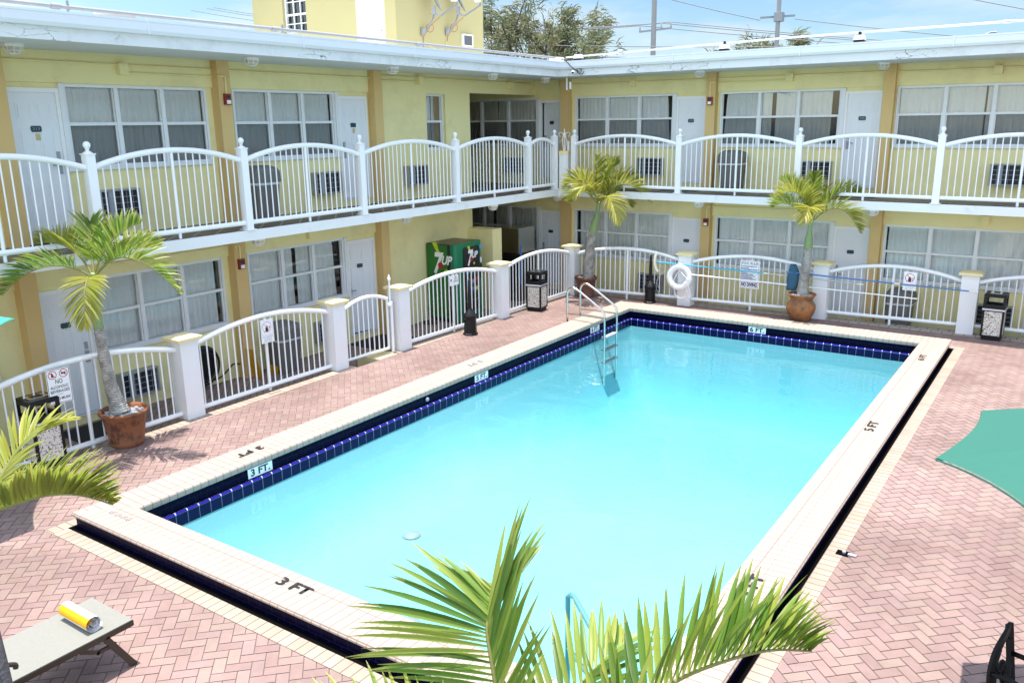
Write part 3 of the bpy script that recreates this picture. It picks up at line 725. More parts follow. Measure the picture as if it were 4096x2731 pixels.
def door(T, a, b, z0, z1, number=None, ajar=0., hinge='b', sticker=False, lever=True):
    fr = MB(T); fr.box(a, -.03, z0, a+.05, .06, z1); fr.box(b-.05, -.03, z0, b, .06, z1); fr.box(a+.05, -.03, z1-.06, b-.05, .06, z1)
    fr.box(a, -.02, z0-.025, b, .1, z0)
    w_ = b-a-.1; h_ = z1-.06-z0-.008
    R_ = Matrix.Identity(4)
    if ajar:
        hx = b-.05 if hinge == 'b' else a+.05
        R_ = Matrix.Translation((hx,.02,0)) @ Matrix.Rotation(ajar if hinge == 'a' else -ajar, 4, 'Z') @ Matrix.Translation((-hx,-.02,0))
    s = MB(T @ R_); s.box(a+.05, .0, z0+.008, b-.05, .045, z1-.06)
    def panel(u0, u1, v0, v1):
        # sunk moulding round a raised field
        x0, x1, y0, y1 = a+.05+u0*w_, a+.05+u1*w_, z0+v0*h_, z0+v1*h_; m_ = .03
        s.box(x0,-.004,y0,x0+.012,.0,y1); s.box(x1-.012,-.004,y0,x1,.0,y1); s.box(x0+.012,-.004,y0,x1-.012,.0,y0+.012); s.box(x0+.012,-.004,y1-.012,x1-.012,.0,y1)
        s.box(x0+m_,-.008,y0+m_,x1-m_,.0,y1-m_)
    for u0, u1 in ((.13,.44),(.56,.87)):
        panel(u0,u1,.81,.93); panel(u0,u1,.42,.75); panel(u0,u1,.07,.36)
    dr_ = s.build('door', ['door'], bld)
    fr.build('door_frame', ['white'], dr_)
    if ajar:
        k = MB(T); k.box(a+.05,.05,z0,b-.05,.06,z1-.06); 
        k2 = MB(T); k2.quad((a+.04,.5,z0),(b-.04,.5,z0),(b-.04,.5,z1),(a+.04,.5,z1)); k2.build('doorway_dark', ['dark'], dr_)
    hx = a+.05+.10*w_ if hinge == 'b' else b-.05-.10*w_
    hd = MB(T @ R_); hz = z0+.93
    hd.box(hx-.03,-.022,hz-.13,hx+.03,-.001,hz+.05); sg = 1 if hinge == 'b' else -1
    hd.box(hx-.012,-.06,hz-.012,hx+.012,-.022,hz+.012); hd.box(min(hx,hx+sg*.12),-.066,hz-.011,max(hx,hx+sg*.12),-.05,hz+.011)
    hd.box(hx-.024,-.02,hz+.075,hx+.024,-.001,hz+.19); hd.build('door_handle', ['grey'], dr_)
    pc = (a+b)/2; pz = z0+.745*h_
    pt = MB(T @ R_); q = [(pc+cx_*.075, pz+cz_*.042) for cx_, cz_ in ((-1,-.6),(-.8,-1),(.8,-1),(1,-.6),(1,.6),(.8,1),(-.8,1),(-1,.6))]
    pt.prism(q, .006, lambda u, v, dd: (u, -.014+dd, v)); pt_o = pt.build('number_plate', ['plate'], dr_)
    if number:
        text_mesh(number, .055, (T @ R_) @ Matrix.Translation((pc,-.0155,pz)) @ Matrix(((1,0,0,0),(0,0,-1,0),(0,1,0,0),(0,0,0,1))), 'greyink', 'door_number', dr_, 0, .10)
    if sticker:
        t = MB(T @ R_); t.box(pc-.02,-.004,pz-.16,pc+.045,-.0,pz-.07); t.build('door_sticker', ['brass'], dr_)
    if lever:
        vw = MB(T @ R_); vw.box(pc-.006,-.004,pz-.075,pc+.006,.0,pz-.063); vw.build('peephole', ['grey'], dr_)
    return dr_
door(FL, -10.70, -9.94, *UD, number='213', hinge='a', sticker=True)
door(FL, -4.40, -3.585, *UD, hinge='b', sticker=True)
door(FL, -10.70, -9.94, *LD, hinge='a'); door(FL, -4.40, -3.585, *LD, ajar=.13, hinge='b')
for (a, b), nu, nl, aj in zip(Bdoor, (None,'209','208',None), (None,)*4, (.2,0,0,0)):
    door(FB, a, b, *UD, number=nu, ajar=aj, hinge='b' if aj else 'b'); door(FB, a, b, *LD, hinge='b')
# conduits and junction boxes fixed to the walls
class CD:
    T = FL
    def tube(s, p, r, n):
        q = MB(s.T); q.tube(p, r, n); q.build('conduit', ['yellow'], bld)
cd = CD(); cd.T = FL
cd.tube([(-15,-.055,5.14),(-10.97,-.055,5.14)], .019, 6); cd.tube([(-10.735,-.055,5.14),(-7.31,-.055,5.14)], .019, 6); cd.tube([(-7.06,-.055,5.14),(-3.53,-.055,5.14)], .019, 6); cd.tube([(-3.29,-.02,5.2),(2.6,-.02,5.2)], .019, 6)
cd.tube([(-8.9,-.055,5.03),(-7.31,-.055,5.03)], .016, 6); cd.tube([(-7.30,-.215,5.03),(-7.18,-.215,5.03),(-7.17,-.215,5.02),(-7.17,-.215,4.75)], .016, 6)
cd.tube([(-3.29,-.02,5.11),(-1.95,-.02,5.11)], .016, 6)
cd.tube([(-9.5,-.055,2.17),(-7.31,-.055,2.17)], .016, 6); cd.tube([(-7.30,-.215,2.17),(-7.2,-.215,2.17),(-7.2,-.215,1.94)], .016, 6)
cd.tube([(-3.29,-.02,2.30),(-.6,-.02,2.30)], .019, 6)
cd.T = FB
cd.tube([(-3.19,-.055,5.15),(.518,-.055,5.15)], .019, 6); cd.tube([(.745,-.055,5.15),(4.38,-.055,5.15)], .019, 6); cd.tube([(4.6,-.055,5.13),(8.2,-.055,5.13)], .019, 6)
cd.tube([(2.4,-.055,5.06),(.745,-.055,5.06)], .016, 6); cd.tube([(.75,-.215,5.06),(.63,-.215,5.06),(.62,-.215,5.05),(.62,-.215,4.73)], .016, 6)
cd.tube([(-3.19,-.055,2.33),(.518,-.055,2.33)], .019, 6); cd.tube([(.745,-.055,2.33),(4.38,-.055,2.33)], .019, 6); cd.tube([(4.6,-.055,2.3),(8.2,-.055,2.3)], .019, 6)
cd.tube([(3.4,-.055,2.22),(.745,-.055,2.22)], .016, 6); cd.tube([(.75,-.215,2.22),(.68,-.215,2.22),(.67,-.215,2.21),(.67,-.215,1.93)], .016, 6)
for T, L_ in ((FL, [(-8.93,5.08),(-1.94,5.14),(-5.41,2.17),(1.6,5.14),(-1.9,2.3)]), (FB, [(-1.43,5.13),(2.4,5.11),(6.43,5.09),(6.53,2.19),(-.9,2.3)])):
    for u, z in L_:
        j = MB(T); j.box(u-.075,-.13,z-.085,u+.075,-.0,z+.075); j.build('junction_box', ['yellow'], bld)

# ---------------- wall air conditioners
GA = 'air conditioners set in the motel walls'
ac = empty('air_conditioner', (0,0,0), 'x', 'air conditioner', GA)
m = MB(); m.box(-.33,-.16,-.21,-.305,.05,.21); m.box(.305,-.16,-.21,.33,.05,.21); m.box(-.305,-.16,.185,.305,.05,.21); m.box(-.305,-.16,-.21,.305,.05,-.185); m.build('casing', 'grey', ac)
m = MB(); m.box(-.305,-.10,-.185,.305,.05,.185); m.build('core', 'accore', ac)
m = MB()
for k in range(1,4): m.tube([(-.305,-.15,-.185+.0925*k),(.305,-.15,-.185+.0925*k)], .0045, 6)
for k in range(1,6): m.tube([(-.305+.1017*k,-.147,-.185),(-.305+.1017*k,-.147,.185)], .003, 5)
m.box(-.19,-.145,-.185,-.11,-.12,.185); m.build('grille', 'acwire', ac)
ua = []
for T, u, z, lab in ((FL,-9.26,3.09,'upper left air conditioner beside the balcony post nearest the camera'),(FL,-4.89,3.12,'air conditioner under the upper window left of the middle tan column'),(FL,-2.19,3.12,'air conditioner alone in the plain upper wall beside the narrow window'),
    (FB,-4.95,3.10,'shaded air conditioner in the upper passage at the corner'),(FB,-.90,3.13,'upper air conditioner under the window behind the corner palm'),(FB,3.10,3.10,'upper air conditioner behind the right hand potted palm crown'),(FB,6.83,3.09,'upper air conditioner at the right end of the balcony'),
    (FL,-9.32,.19,'ground floor air conditioner behind the leaning palm trunk'),(FL,-5.1,.19,'ground floor air conditioner half hidden by the fence pillar left of the gate'),(FB,-.8,.23,'ground floor air conditioner behind the standing ashtray and the life ring'),(FB,6.9,.25,'ground floor air conditioner behind the black bin at the back fence')):
    p_ = T @ V((u,0,z)); place(ac, ua, p_, math.pi/2 if T is FL else 0, lab)

# ---------------- ceiling lights
GL = 'caged lights under the balcony and roof'
cl = empty('ceiling_light', (0,0,0), 'x', 'light', GL)
m = MB(); m.lathe([(.15,0),(.15,-.035),(.135,-.05)], (0,0,0), 8, smooth=False, rot0=.39); m.build('base', 'white', cl)
m = MB(); m.lathe([(.115,-.05),(.10,-.10),(.06,-.135),(.0,-.14)], (0,0,0), 8, smooth=False, rot0=.39); m.build('lens', 'lens', cl)
m = MB()
for k in range(8):
    a = .39+math.pi*k/4; m.tube([(.135*math.cos(a),.135*math.sin(a),-.05),(.118*math.cos(a),.118*math.sin(a),-.11),(.068*math.cos(a),.068*math.sin(a),-.155)], .006, 5)
for r_, z in ((.118,-.11),(.068,-.155)): m.tube([(r_*math.cos(.39+math.pi*k/4), r_*math.sin(.39+math.pi*k/4), z) for k in range(8)], .006, 5, closed=True)
m.build('cage', 'white', cl)
ul = []
for x, y, z, lab in ((-3.585,-10.83,ZR,'caged roof light at the top left corner above door 213'),(-3.3,-7.25,ZR,'caged roof light beside the first tan column with the red alarm'),(-3.2,-3.97,ZR,'caged roof light just right of the second tan column'),(-3.2,-.66,ZR,'caged roof light above the dark upper passage'),(-3.25,1.64,ZR,'caged roof light at the inner corner by the security camera'),(.64,1.95,ZR,'caged roof light above the back wing alarm column'),(4.47,2.06,ZR,'caged roof light at the far right tan column'),
    (-3.12,-7.58,ZS,'caged light under the left balcony beyond the first lower column'),(-3.12,-3.87,ZS,'caged light under the balcony left of the drinks machine'),(-3.02,-1.0,ZS,'caged light under the balcony above the drinks machine'),(-2.95,1.75,ZS,'caged light under the balcony at the inner corner'),(.85,1.70,ZS,'caged light under the back balcony by the lower alarm column'),(4.62,1.58,ZS,'caged light under the back balcony right of the palm in the clay jar')):
    place(cl, ul, (x,y,z-.002), 0, lab).scale = (.84,.84,.84)
# ---------------- fire alarms
al = empty('fire_alarm', (0,0,0), 'x', 'fire alarm', 'red fire alarms on the tan columns')
m = MB(); m.box(-.06,-.055,-.09,.06,0,.09); m.build('housing', 'red', al)
m = MB(); m.box(-.038,-.068,-.075,.042,-.055,-.015); m.build('strobe', 'logowhite', al)
m = MB(); m.box(-.04,-.06,.02,.04,-.055,.06); m.build('sounder', 'vblack', al)
ua = []
for T, u, z, lab in ((FL,-7.17,4.66,'red fire alarm on the first upper tan column of the left wing'),(FL,-7.20,1.85,'red fire alarm on the lower tan column behind the left fence'),(FB,.63,4.65,'red fire alarm beside door 209 upstairs'),(FB,.66,1.85,'red fire alarm on the lower back column behind the life ring')):
    place(al, ua, T @ V((u,-.202,z)), math.pi/2 if T is FL else 0, lab)

# ================================================================== railings and pool fence
def arch_panel(parent, p0, p1, zb, zbot, zj0, zj1, rise, rr, gap, br, mid=True, name='panel', stub=True):
    p0, p1 = V(p0), V(p1); dv = p1-p0; L = dv.length; dv.normalize()
    def top(t): return zj0+(zj1-zj0)*t + rise*(1-(2*t-1)**2)
    m = MB()
    m.tube([(p0.x,p0.y,zbot),(p1.x,p1.y,zbot)], rr*.92, 10, cap=True)
    n = max(2, round(L/gap))
    for k in range(1, n):
        t = k/n; q = p0+dv*L*t
        if mid and abs(t-.5) < .5/n: continue
        m.tube([(q.x,q.y,zbot),(q.x,q.y,top(t)-rr*.5)], br, 6, cap=False)
    if mid:
        q = p0+dv*L*.5; m.tube([(q.x,q.y,zbot-.0),(q.x,q.y,top(.5))], br*2.1, 8, cap=False)
        if stub: m.tube([(q.x,q.y,zb),(q.x,q.y,zbot)], br*2.1, 8, cap=False)
    pn = m.build(name, ['whitemetal'], parent)
    tr = MB(); tr.tube([(p0.x+dv.x*L*t, p0.y+dv.y*L*t, top(t)) for t in [i/24 for i in range(25)]], rr, 10); tr.build('top_rail', ['whitemetal'], pn)
    return pn
def rail_post(parent, x, y, zb=ZB):
    m = MB(); h = .063
    m.box(x-h,y-h,zb,x+h,y+h,zb+1.27); m.box(x-h-.03,y-h-.03,zb,x+h+.03,y+h+.03,zb+.012)
    m.box(x-h-.012,y-h-.012,zb+1.27,x+h+.012,y+h+.012,zb+1.285)
    m.lathe([(.072,1.285),(.05,1.305),(.026,1.315),(.022,1.335),(.03,1.345),(.026,1.355)], (x,y,zb), 14)
    po = m.build('post', ['whitemetal'], parent)
    f = MB(); f.sphere((x,y,zb+1.395), .05, 0, 14); f.build('ball_finial', ['whitemetal'], po)
rl = empty('balcony_railing', (-2.93,-5,ZB), 'white arched balcony railing along the left wing above the pool', 'railing')
ys = [-12.9,-10.4,-7.9,-5.27,-2.44,.35,1.55]
for y in ys: rail_post(rl, -2.93, y)
for i, (a, b) in enumerate(zip(ys, ys[1:])):
    short = b-a < 1.5
    arch_panel(rl, (-2.93,a+.06), (-2.93,b-.06), ZB, 2.715, 3.70, 3.70, .13 if short else .19, .042, .118, .0115, mid=not short)
rb = empty('balcony_railing', (2.,1.6,ZB), 'white arched balcony railing along the back wing facing the camera', 'railing')
xs_ = [-2.45,.37,3.085,5.77,8.5,11.2]
for x in xs_: rail_post(rb, x, YS(x)+.07)
for a, b in zip(xs_, xs_[1:]):
    arch_panel(rb, (a+.06,YS(a)+.07), (b-.06,YS(b)+.07), ZB, 2.715, 3.70, 3.70, .19, .042, .118, .0115)
# corner pillar with wrought scroll finial
cpil = empty('corner_pillar', (-2.79,1.80,ZB), 'short round white pillar with cream cap at the balcony corner', 'pillar')
m = MB(); m.lathe([(.16,0),(.16,.84)], (-2.79,1.80,ZB), 8, smooth=False, rot0=.39); m.build('shaft', 'plaster', cpil)
m = MB(); m.lathe([(.17,.84),(.17,.93)], (-2.79,1.80,ZB), 8, smooth=False, rot0=.39); m.build('pillar_cap', 'cap', cpil)
orn = empty('scroll_ornament', (-2.79,1.80,ZB+.93), 'white wrought iron scroll ornament standing on the balcony corner pillar', 'ornament')
m = MB(); bx_, by_, bz_ = -2.79, 1.80, ZB+.93
ex = V((.84,.54,0))
m.tube([(bx_,by_,bz_),(bx_,by_,bz_+.46)], [.012,.012], 8); m.tube([(bx_,by_,bz_+.46),(bx_,by_,bz_+.56)], [.016,.002], 8)
for sgn in (-1,1):
    q = [V((bx_,by_,bz_))+ex*sgn*(.015+.03*math.sin(math.pi*t))+V((0,0,.44*t)) for t in [i/10 for i in range(11)]]; m.tube(q, .011, 6)
    q = [V((bx_,by_,bz_+.37))+ex*sgn*(.09-(.075*(1-t*.55))*math.cos(4.6*t))+V((0,0,.09*math.sin(3.9*t)*(1-t*.45))) for t in [i/16 for i in range(17)]]; m.tube(q, .008, 6)
    m.tube([V((bx_,by_,bz_+.36)), V((bx_,by_,bz_+.18))+ex*sgn*.13], .004, 5)
m.sphere((bx_,by_,bz_+.37), .03, 0, 10); m.build('ironwork', 'whitemetal', orn)
m = MB(); m.box(bx_+.10,by_-.03,bz_,bx_+.15,by_+.03,bz_+.23); m.build('side_post', 'whitemetal', orn)

pfl = empty('pool_fence', (-2.4,-5,0), 'white picket pool fence with square pillars along the left deck edge', 'fence')
pfb = empty('pool_fence', (3.,1.8,0), 'white picket pool fence with square pillars along the back deck edge', 'fence')
def fence_pillar(parent, x0, y0, dx, dy, h=1.19):
    """x0,y0: pool side near corner; dx,dy: size away from it"""
    m = MB(); xa, xb = sorted((x0, x0+dx)); ya, yb = sorted((y0, y0+dy))
    m.box(xa,ya,-.004,xb,yb,h); o = m.build('pillar', ['pillar'], parent)
    c = MB(); e = .055; c.box(xa-e,ya-e,h,xb+e,yb+e,h+.045)
    zt = h+.045; c.add([(xa-e,ya-e,zt),(xb+e,ya-e,zt),(xb+e,yb+e,zt),(xa-e,yb+e,zt),(xa+.02,ya+.02,zt+.02),(xb-.02,ya+.02,zt+.02),(xb-.02,yb-.02,zt+.02),(xa+.02,yb-.02,zt+.02)],
        [(0,1,5,4),(1,2,6,5),(2,3,7,6),(3,0,4,7),(4,5,6,7)]); c.build('pillar_cap', ['cap'], o)
LPi = [(-2.44,-12.75),(-2.425,-9.70),(-2.40,-6.70),(-2.33,-5.06),(-2.24,-1.82),(-2.20,1.31)]
for x, y in LPi: fence_pillar(pfl, x, y, -.30, .30)
BPi = [(.47,1.53),(3.50,1.72),(6.33,1.85),(9.15,1.9),(12.,1.95)]
for x, y in BPi: fence_pillar(pfb, x, y, .31, .30)
for i in (0,1,3,4):
    (xa, ya), (xb, yb) = LPi[i], LPi[i+1]
    arch_panel(pfl, (xa-.15,ya+.30), (xb-.15,yb), 0, .075, 1.06, 1.06, .20, .042, .122, .013)
prev = (-2.20, 1.46)
for x, y in BPi:
    arch_panel(pfb, (prev[0],prev[1]+.0), (x,y+.15), 0, .155, 1.04, 1.04, .20, .042, .125, .013)
    prev = (x+.31, y+.15)
# gate
gate = empty('pool_gate', (-2.5,-5.7,0), 'white arched picket gate with tall latch tube in the left fence', 'gate')
m = MB(); ga, gb = V((-2.52,-6.36)), V((-2.47,-5.26)); gd = (gb-ga)
def gtop(t): return 1.02 + .13*(1-(2*t-1)**2)+.03*t
m.tube([(ga.x,ga.y,.09),(gb.x,gb.y,.09)], .028, 8)
for k in range(10):
    t = k/9; q = ga+gd*t; m.tube([(q.x,q.y,.09),(q.x,q.y,gtop(t))], .024 if k in (0,9) else .014, 6)
pn = m.build('leaf', ['whitemetal'], gate)
m = MB(); m.tube([(ga.x+gd.x*t, ga.y+gd.y*t, gtop(t)) for t in [i/16 for i in range(17)]], .036, 10); m.build('top_rail', ['whitemetal'], pn)
m = MB(); m.tube([(-2.44,-5.17,0),(-2.44,-5.17,.98)], .03, 10); m.build('latch_post', ['whitemetal'], gate)
m = MB(); m.tube([(-2.43,-5.21,.92),(-2.43,-5.21,1.40)], .017, 8); m.lathe([(.02,1.38),(.032,1.40),(.032,1.44),(.012,1.47),(.012,1.50),(0,1.505)], (-2.43,-5.21,0), 12); m.sphere((-2.42,-5.23,.93), .045, 0, 10); m.build('latch', ['whitemetal'], gate)

# ---------------- signs on the fence
def sign(name, o, x, y, w_, h_, label, mats='logowhite', corner=.0):
    T = basis(o, x, y); org = V(o); e = empty(name, org, label, 'sign')
    m = MB(T); m.prism([(-w_/2,-h_/2),(w_/2,-h_/2),(w_/2,h_/2),(-w_/2,h_/2)], .006, lambda a, b, dd: V((a,b,dd-.006)))
    m.build('board', [mats], e)
    return e, T
def outline(e, T, w_, h_, ink, t=.005, z=.001, cx=0., cy=0.):
    m = MB(T)
    for a0,b0,a1,b1 in ((-w_/2,-h_/2,w_/2,-h_/2+t),(-w_/2,h_/2-t,w_/2,h_/2),(-w_/2,-h_/2+t,-w_/2+t,h_/2-t),(w_/2-t,-h_/2+t,w_/2,h_/2-t)):
        m.quad((cx+a0,cy+b0,z),(cx+a1,cy+b0,z),(cx+a1,cy+b1,z),(cx+a0,cy+b1,z))
    m.build('border_line', [ink], e)
def disc_ring(m, cx, cy, r, t, z=.0015, n=28, mat=0):
    for k in range(n):
        a, b = 2*math.pi*k/n, 2*math.pi*(k+1)/n
        m.quad((cx+r*math.cos(a),cy+r*math.sin(a),z),(cx+r*math.cos(b),cy+r*math.sin(b),z),(cx+(r-t)*math.cos(b),cy+(r-t)*math.sin(b),z),(cx+(r-t)*math.cos(a),cy+(r-t)*math.sin(a),z), mat)
def slash(m, cx, cy, r, t, z=.0018, mat=0):
    a = rad(135); c_, s_ = math.cos(a)*r, math.sin(a)*r; nx, ny = -math.sin(a)*t/2, math.cos(a)*t/2
    m.quad((cx+c_+nx,cy+s_+ny,z),(cx-c_+nx,cy-s_+ny,z),(cx-c_-nx,cy-s_-ny,z),(cx+c_-nx,cy+s_-ny,z), mat)
def at(T, x, y, z=.0016): return T @ Matrix.Translation((x,y,z))
ny_ = (0,0,1)
# pool rules
e, T = sign('pool_rules_sign', (2.165,1.55,.875), (1,-.03,0), ny_, .45, .62, 'white POOL RULES sign with dark blue print on the back fence')
outline(e, T, .41, .585, 'bluepaint', .006)
text_mesh('POOL RULES', .072, at(T,0,.245), 'bluepaint', 'title', e, .001, .37)
rules = ['1. NO FOOD OR BEVERAGES IN POOL OR','ON POOL WET DECK.','2. NO GLASS OR ANIMALS IN THE FENCED','POOL AREA (OR 50 FT FROM','UNFENCED POOL)','3. BATHING LOAD: 24 PERSONS','4. POOL HOURS: 9 A.M. TO 9 P.M.','5. SHOWER BEFORE ENTERING.','6. DO NOT SWALLOW THE POOL WATER.','7. POOL MAX DEPTH IN CASE OF DARKNESS.']
m = MB(T)
for k, s_ in enumerate(rules):
    text_mesh(s_, .026, at(T,-.195,.178-.036*k), 'bluepaint', 'rule_line', e, .0014, .38*len(s_)/37, 'LEFT')
for k in (0,2,5,6,7,8,9): m.box(-.20,.196-.036*k,.0006,.20,.199-.036*k,.0014)
m.box(-.205,-.175,.0006,.205,-.170,.0014); m.build('rule_divider', ['bluepaint'], e)
text_mesh('NO DIVING', .115, at(T,0,-.232), 'bluepaint', 'warning', e, .006, .36)
def glass_sign(o, x, y, label, ring_ink):
    e, T = sign('glassware_sign', o, x, y, .25, .38, label)
    outline(e, T, .225, .24, 'greyink', .003, .001, 0, .06)
    m = MB(T); disc_ring(m, -.005, .07, .09, .012); slash(m, -.005, .07, .084, .012); m.build('ban_circle', [ring_ink], e)
    b = MB(T); b.prism([(-.035,-.005),(.02,-.005),(.02,.07),(.005,.09),(-.02,.09),(-.035,.05)], .0008, lambda a,c_,dd: V((a,c_,dd+.0003)))
    b.prism([(.035,.07),(.065,.07),(.05,.04)], .0008, lambda a,c_,dd: V((a,c_,dd+.0003))); b.box(-.075,-.012,.0003,.01,-.006,.0011)
    b.build('bottle_symbol', ['ink'], e)
    for k, s_ in enumerate(('NO GLASSWARE','ALLOWED IN','POOL AREA !')): text_mesh(s_, .034, at(T,0,-.092-.037*k), 'greyink', 'sign_lettering', e, 0, (.20,.15,.165)[k])
glass_sign((5.42,1.70,1.0), (1,-.03,0), ny_, 'no glassware sign with bright red circle on the back fence', 'redink')
glass_sign((-2.425,-8.115,1.03), (.02,1,0), ny_, 'no glassware sign with faded pink circle on the left fence', 'pinkink')
e, T = sign('food_notice', (-2.36,-3.335,1.105), (.02,1,0), (0,-.03,1), .29, .21, 'laminated NO FOOD OR BEVERAGES notice tied to the fence before the machine')
for k, s_ in enumerate(('NO','FOOD OR','BEVERAGES')): text_mesh(s_, (.055,.036,.036)[k], at(T,.05,.065-.045*k), 'ink', 'sign_lettering', e, .0005, (.06,.11,.14)[k])
m = MB(T); m.prism([(-.11,-.02),(-.085,-.02),(-.08,.03),(-.12,.03)], .0008, lambda a,c_,dd: V((a,c_,dd+.0003))); m.build('cup_symbol', ['ink'], e)
e, T = sign('alcohol_sign', (-2.38,-11.50,1.03), (.02,1,0), ny_, .30, .46, 'NO ALCOHOLIC BEVERAGES LOUD MUSIC sign with two red circles at left')
outline(e, T, .29, .445, 'ink', .006)
for cx in (-.07,.07):
    m = MB(T); disc_ring(m, cx, .155, .055, .009); slash(m, cx, .155, .05, .009); m.build('ban_circle', ['redink'], e)
m = MB(T); m.prism([(-.085,.125),(-.055,.125),(-.06,.165),(-.075,.19),(-.085,.165)], .0008, lambda a,c_,dd: V((a,c_,dd+.0003))); m.prism([(.04,.145),(.1,.145),(.1,.17),(.04,.165)], .0008, lambda a,c_,dd: V((a,c_,dd+.0003))); m.build('ban_symbol', ['ink'], e)
for k, (s_, wd, sz, yy) in enumerate((('NO',.09,.085,.06),('ALCOHOLIC',.23,.052,-.012),('BEVERAGES',.24,.052,-.068),('LOUD MUSIC',.25,.048,-.165))): text_mesh(s_, sz, at(T,0,yy), 'ink', 'sign_lettering', e, .0008, wd)
m = MB(T); m.box(-.04,-.112,.0004,.04,-.108,.001); m.build('sign_dash', ['ink'], e)

# ================================================================== things on the deck and walkway
# drinks machine
vm = empty('vending_machine', (-3.87,-1.37,ZK), 'green and black 7UP drinks machine against the yellow wall', 'drinks machine')
vx0, vx1, vy0, vy1, vz0, vz1 = -4.29, -3.45, -1.88, -.86, ZK, 1.57
m = MB(); m.box(vx0,vy0,vz0+.05,vx1-.16,vy1,vz1); m.build('cabinet', 'vblack', vm)
m = MB(); m.box(vx0+.01,vy0-.008,vz0+.10,vx1-.235,vy0-.001,vz1-.02); side = m.build('side_graphic', 'vlogo', vm)
m = MB(); 
m.prism([(vx1-.15,vy0),(vx1-.05,vy0),(vx1,vy0+.06),(vx1,vy1-.06),(vx1-.05,vy1),(vx1-.15,vy1)], vz1-vz0-.03, lambda a,b,dd: V((a,b,vz0+.03+dd))); m.build('front_door', 'vgreen', vm)
Tf = basis((vx1+.002,-1.30,.86),(0,1,0),(0,0,1))
m = MB(Tf); w2, h2 = .31, .62
pp = [(-w2,-h2+.05),(-w2+.05,-h2),(w2-.05,-h2),(w2,-h2+.05),(w2,h2-.05),(w2-.05,h2),(-w2+.05,h2),(-w2,h2-.05)]
m.prism(pp, .012, lambda a,b,dd: V((a,b,dd))); m.build('front_graphic', 'vblack', vm)
m = MB(); m.box(vx1-.0,-1.56,.0-.02,vx1+.004,-1.02,.20); m.build('delivery_slot', 'vblack', vm)
m = MB(); m.box(vx1,-.955,.70,vx1+.008,-.885,1.02); m.build('coin_panel', 'vblack', vm)
m = MB(); m.box(vx1,-.95,1.06,vx1+.008,-.90,1.18); m.box(vx1+.008,-.94,.84,vx1+.012,-.91,.94); m.build('bill_slot', 'logowhite', vm)
m = MB(); m.box(vx1,-.965,1.38,vx1+.006,-.89,1.47); m.build('card_sticker', 'cyanpole', vm)
def soda_logo(T, s, parent):
    text_mesh('7', 1.35*s, at(T,-.24*s,-.06*s,.004), 'logowhite', 'logo_numeral', parent, .045*s, .62*s, shear=.2)
    text_mesh('UP', .55*s, at(T,.30*s,.13*s,.004), 'logowhite', 'logo_word', parent, .022*s, .62*s, shear=.3)
    m = MB(T); m.lathe([(.15*s,.0),(.15*s,.0055)], (-.02*s,-.10*s,0), 24); m.build('logo_dot', 'logored', parent)
def splash(T, s, parent):
    m = MB(T)
    for k in range(14):
        t0, t1 = k/14, (k+1)/14
        f = lambda t: (-.34*s+.42*s*t*t*.9+.1*s*math.sin(2.2*t), .95*s-.85*s*t, (.30-.26*t)*s)
        (x0,y0,w0),(x1,y1,w1) = f(t0), f(t1)
        m.quad((x0-w0/2,y0,.0015),(x0+w0/2,y0,.0015),(x1+w1/2,y1,.0015),(x1-w1/2,y1,.0015))
    m.lathe([(.10*s,.0),(.10*s,.003)], (.30*s,-.36*s,0), 18); m.build('lime_splash', 'lime', parent)
Ts = basis((-3.87,vy0-.009,1.13),(1,0,0),(0,0,1)); soda_logo(Ts, .50, vm); splash(Ts, .50, vm)
Tg = at(Tf, .0, .36, .012); soda_logo(Tg, .36, vm); splash(at(Tf,.0,.33,.0122), .32, vm)
btn = [('cyanpole',-.16,.04),('logowhite',.0,.05),('lime',.16,.06),('bluepole',-.14,-.20),('grey',.02,-.20),('logored',.17,-.16),('wetyellow',-.15,-.40),('bluepole',.02,-.38),('lime',.17,-.38)]
for mk, a, b in btn:
    m = MB(Tf); m.prism([(a-.055,b-.04),(a+.055,b-.04),(a+.06,b+.045),(a-.06,b+.045)], .004, lambda p,q,dd: V((p,q,.0125+dd))); m.box(a-.012,b-.075,.0125,a+.012,b-.06,.018); m.build('button', mk, vm)
# ice machine in the lower passage
im = empty('ice_machine', (-4.1,1.35,ZK), 'stainless ice machine with dark bin standing in the shaded lower passage', 'ice machine')
m = MB(); m.box(-4.45,1.0,.98,-3.66,1.75,1.62); m.build('head', 'steel', im)
m = MB(); m.box(-4.48,.97,ZK,-3.63,1.75,.975); m.build('bin', 'vblack', im)
m = MB(); m.tube([(-3.60,1.0,.2),(-3.60,1.0,1.2)], .025, 8); m.build('pipe', 'bluepole', im)

# litter bins with aggregate panels
lb = empty('litter_bin', (0,0,0), 'x', 'litter bin', 'black bins with pebble panels beside the fence')
def rect_frame(m, h, z0, z1, t): 
    for sx, sy in ((-1,-1),(1,-1),(1,1),(-1,1)): m.box(sx*h,sy*h,z0,sx*(h-t),sy*(h-t),z1)
m = MB(); m.box(-.165,-.165,0,.165,.165,.07); rect_frame(m,.185,.07,.60,.035); 
for a in (.07,.57): m.box(-.15,-.182,a,.15,-.14,a+.03); m.box(-.15,.14,a,.15,.182,a+.03); m.box(-.182,-.15,a,-.14,.15,a+.03); m.box(.14,-.15,a,.182,.15,a+.03)
m.box(-.15,-.15,.07,.15,.15,.55); m.build('body', 'black', lb)
for k in range(4):
    m = MB(Matrix.Rotation(math.pi/2*k,4,'Z')); m.box(-.15,-.178,.10,.15,-.155,.57); m.build('panel', 'agg', lb)
m = MB(); bz0 = .59
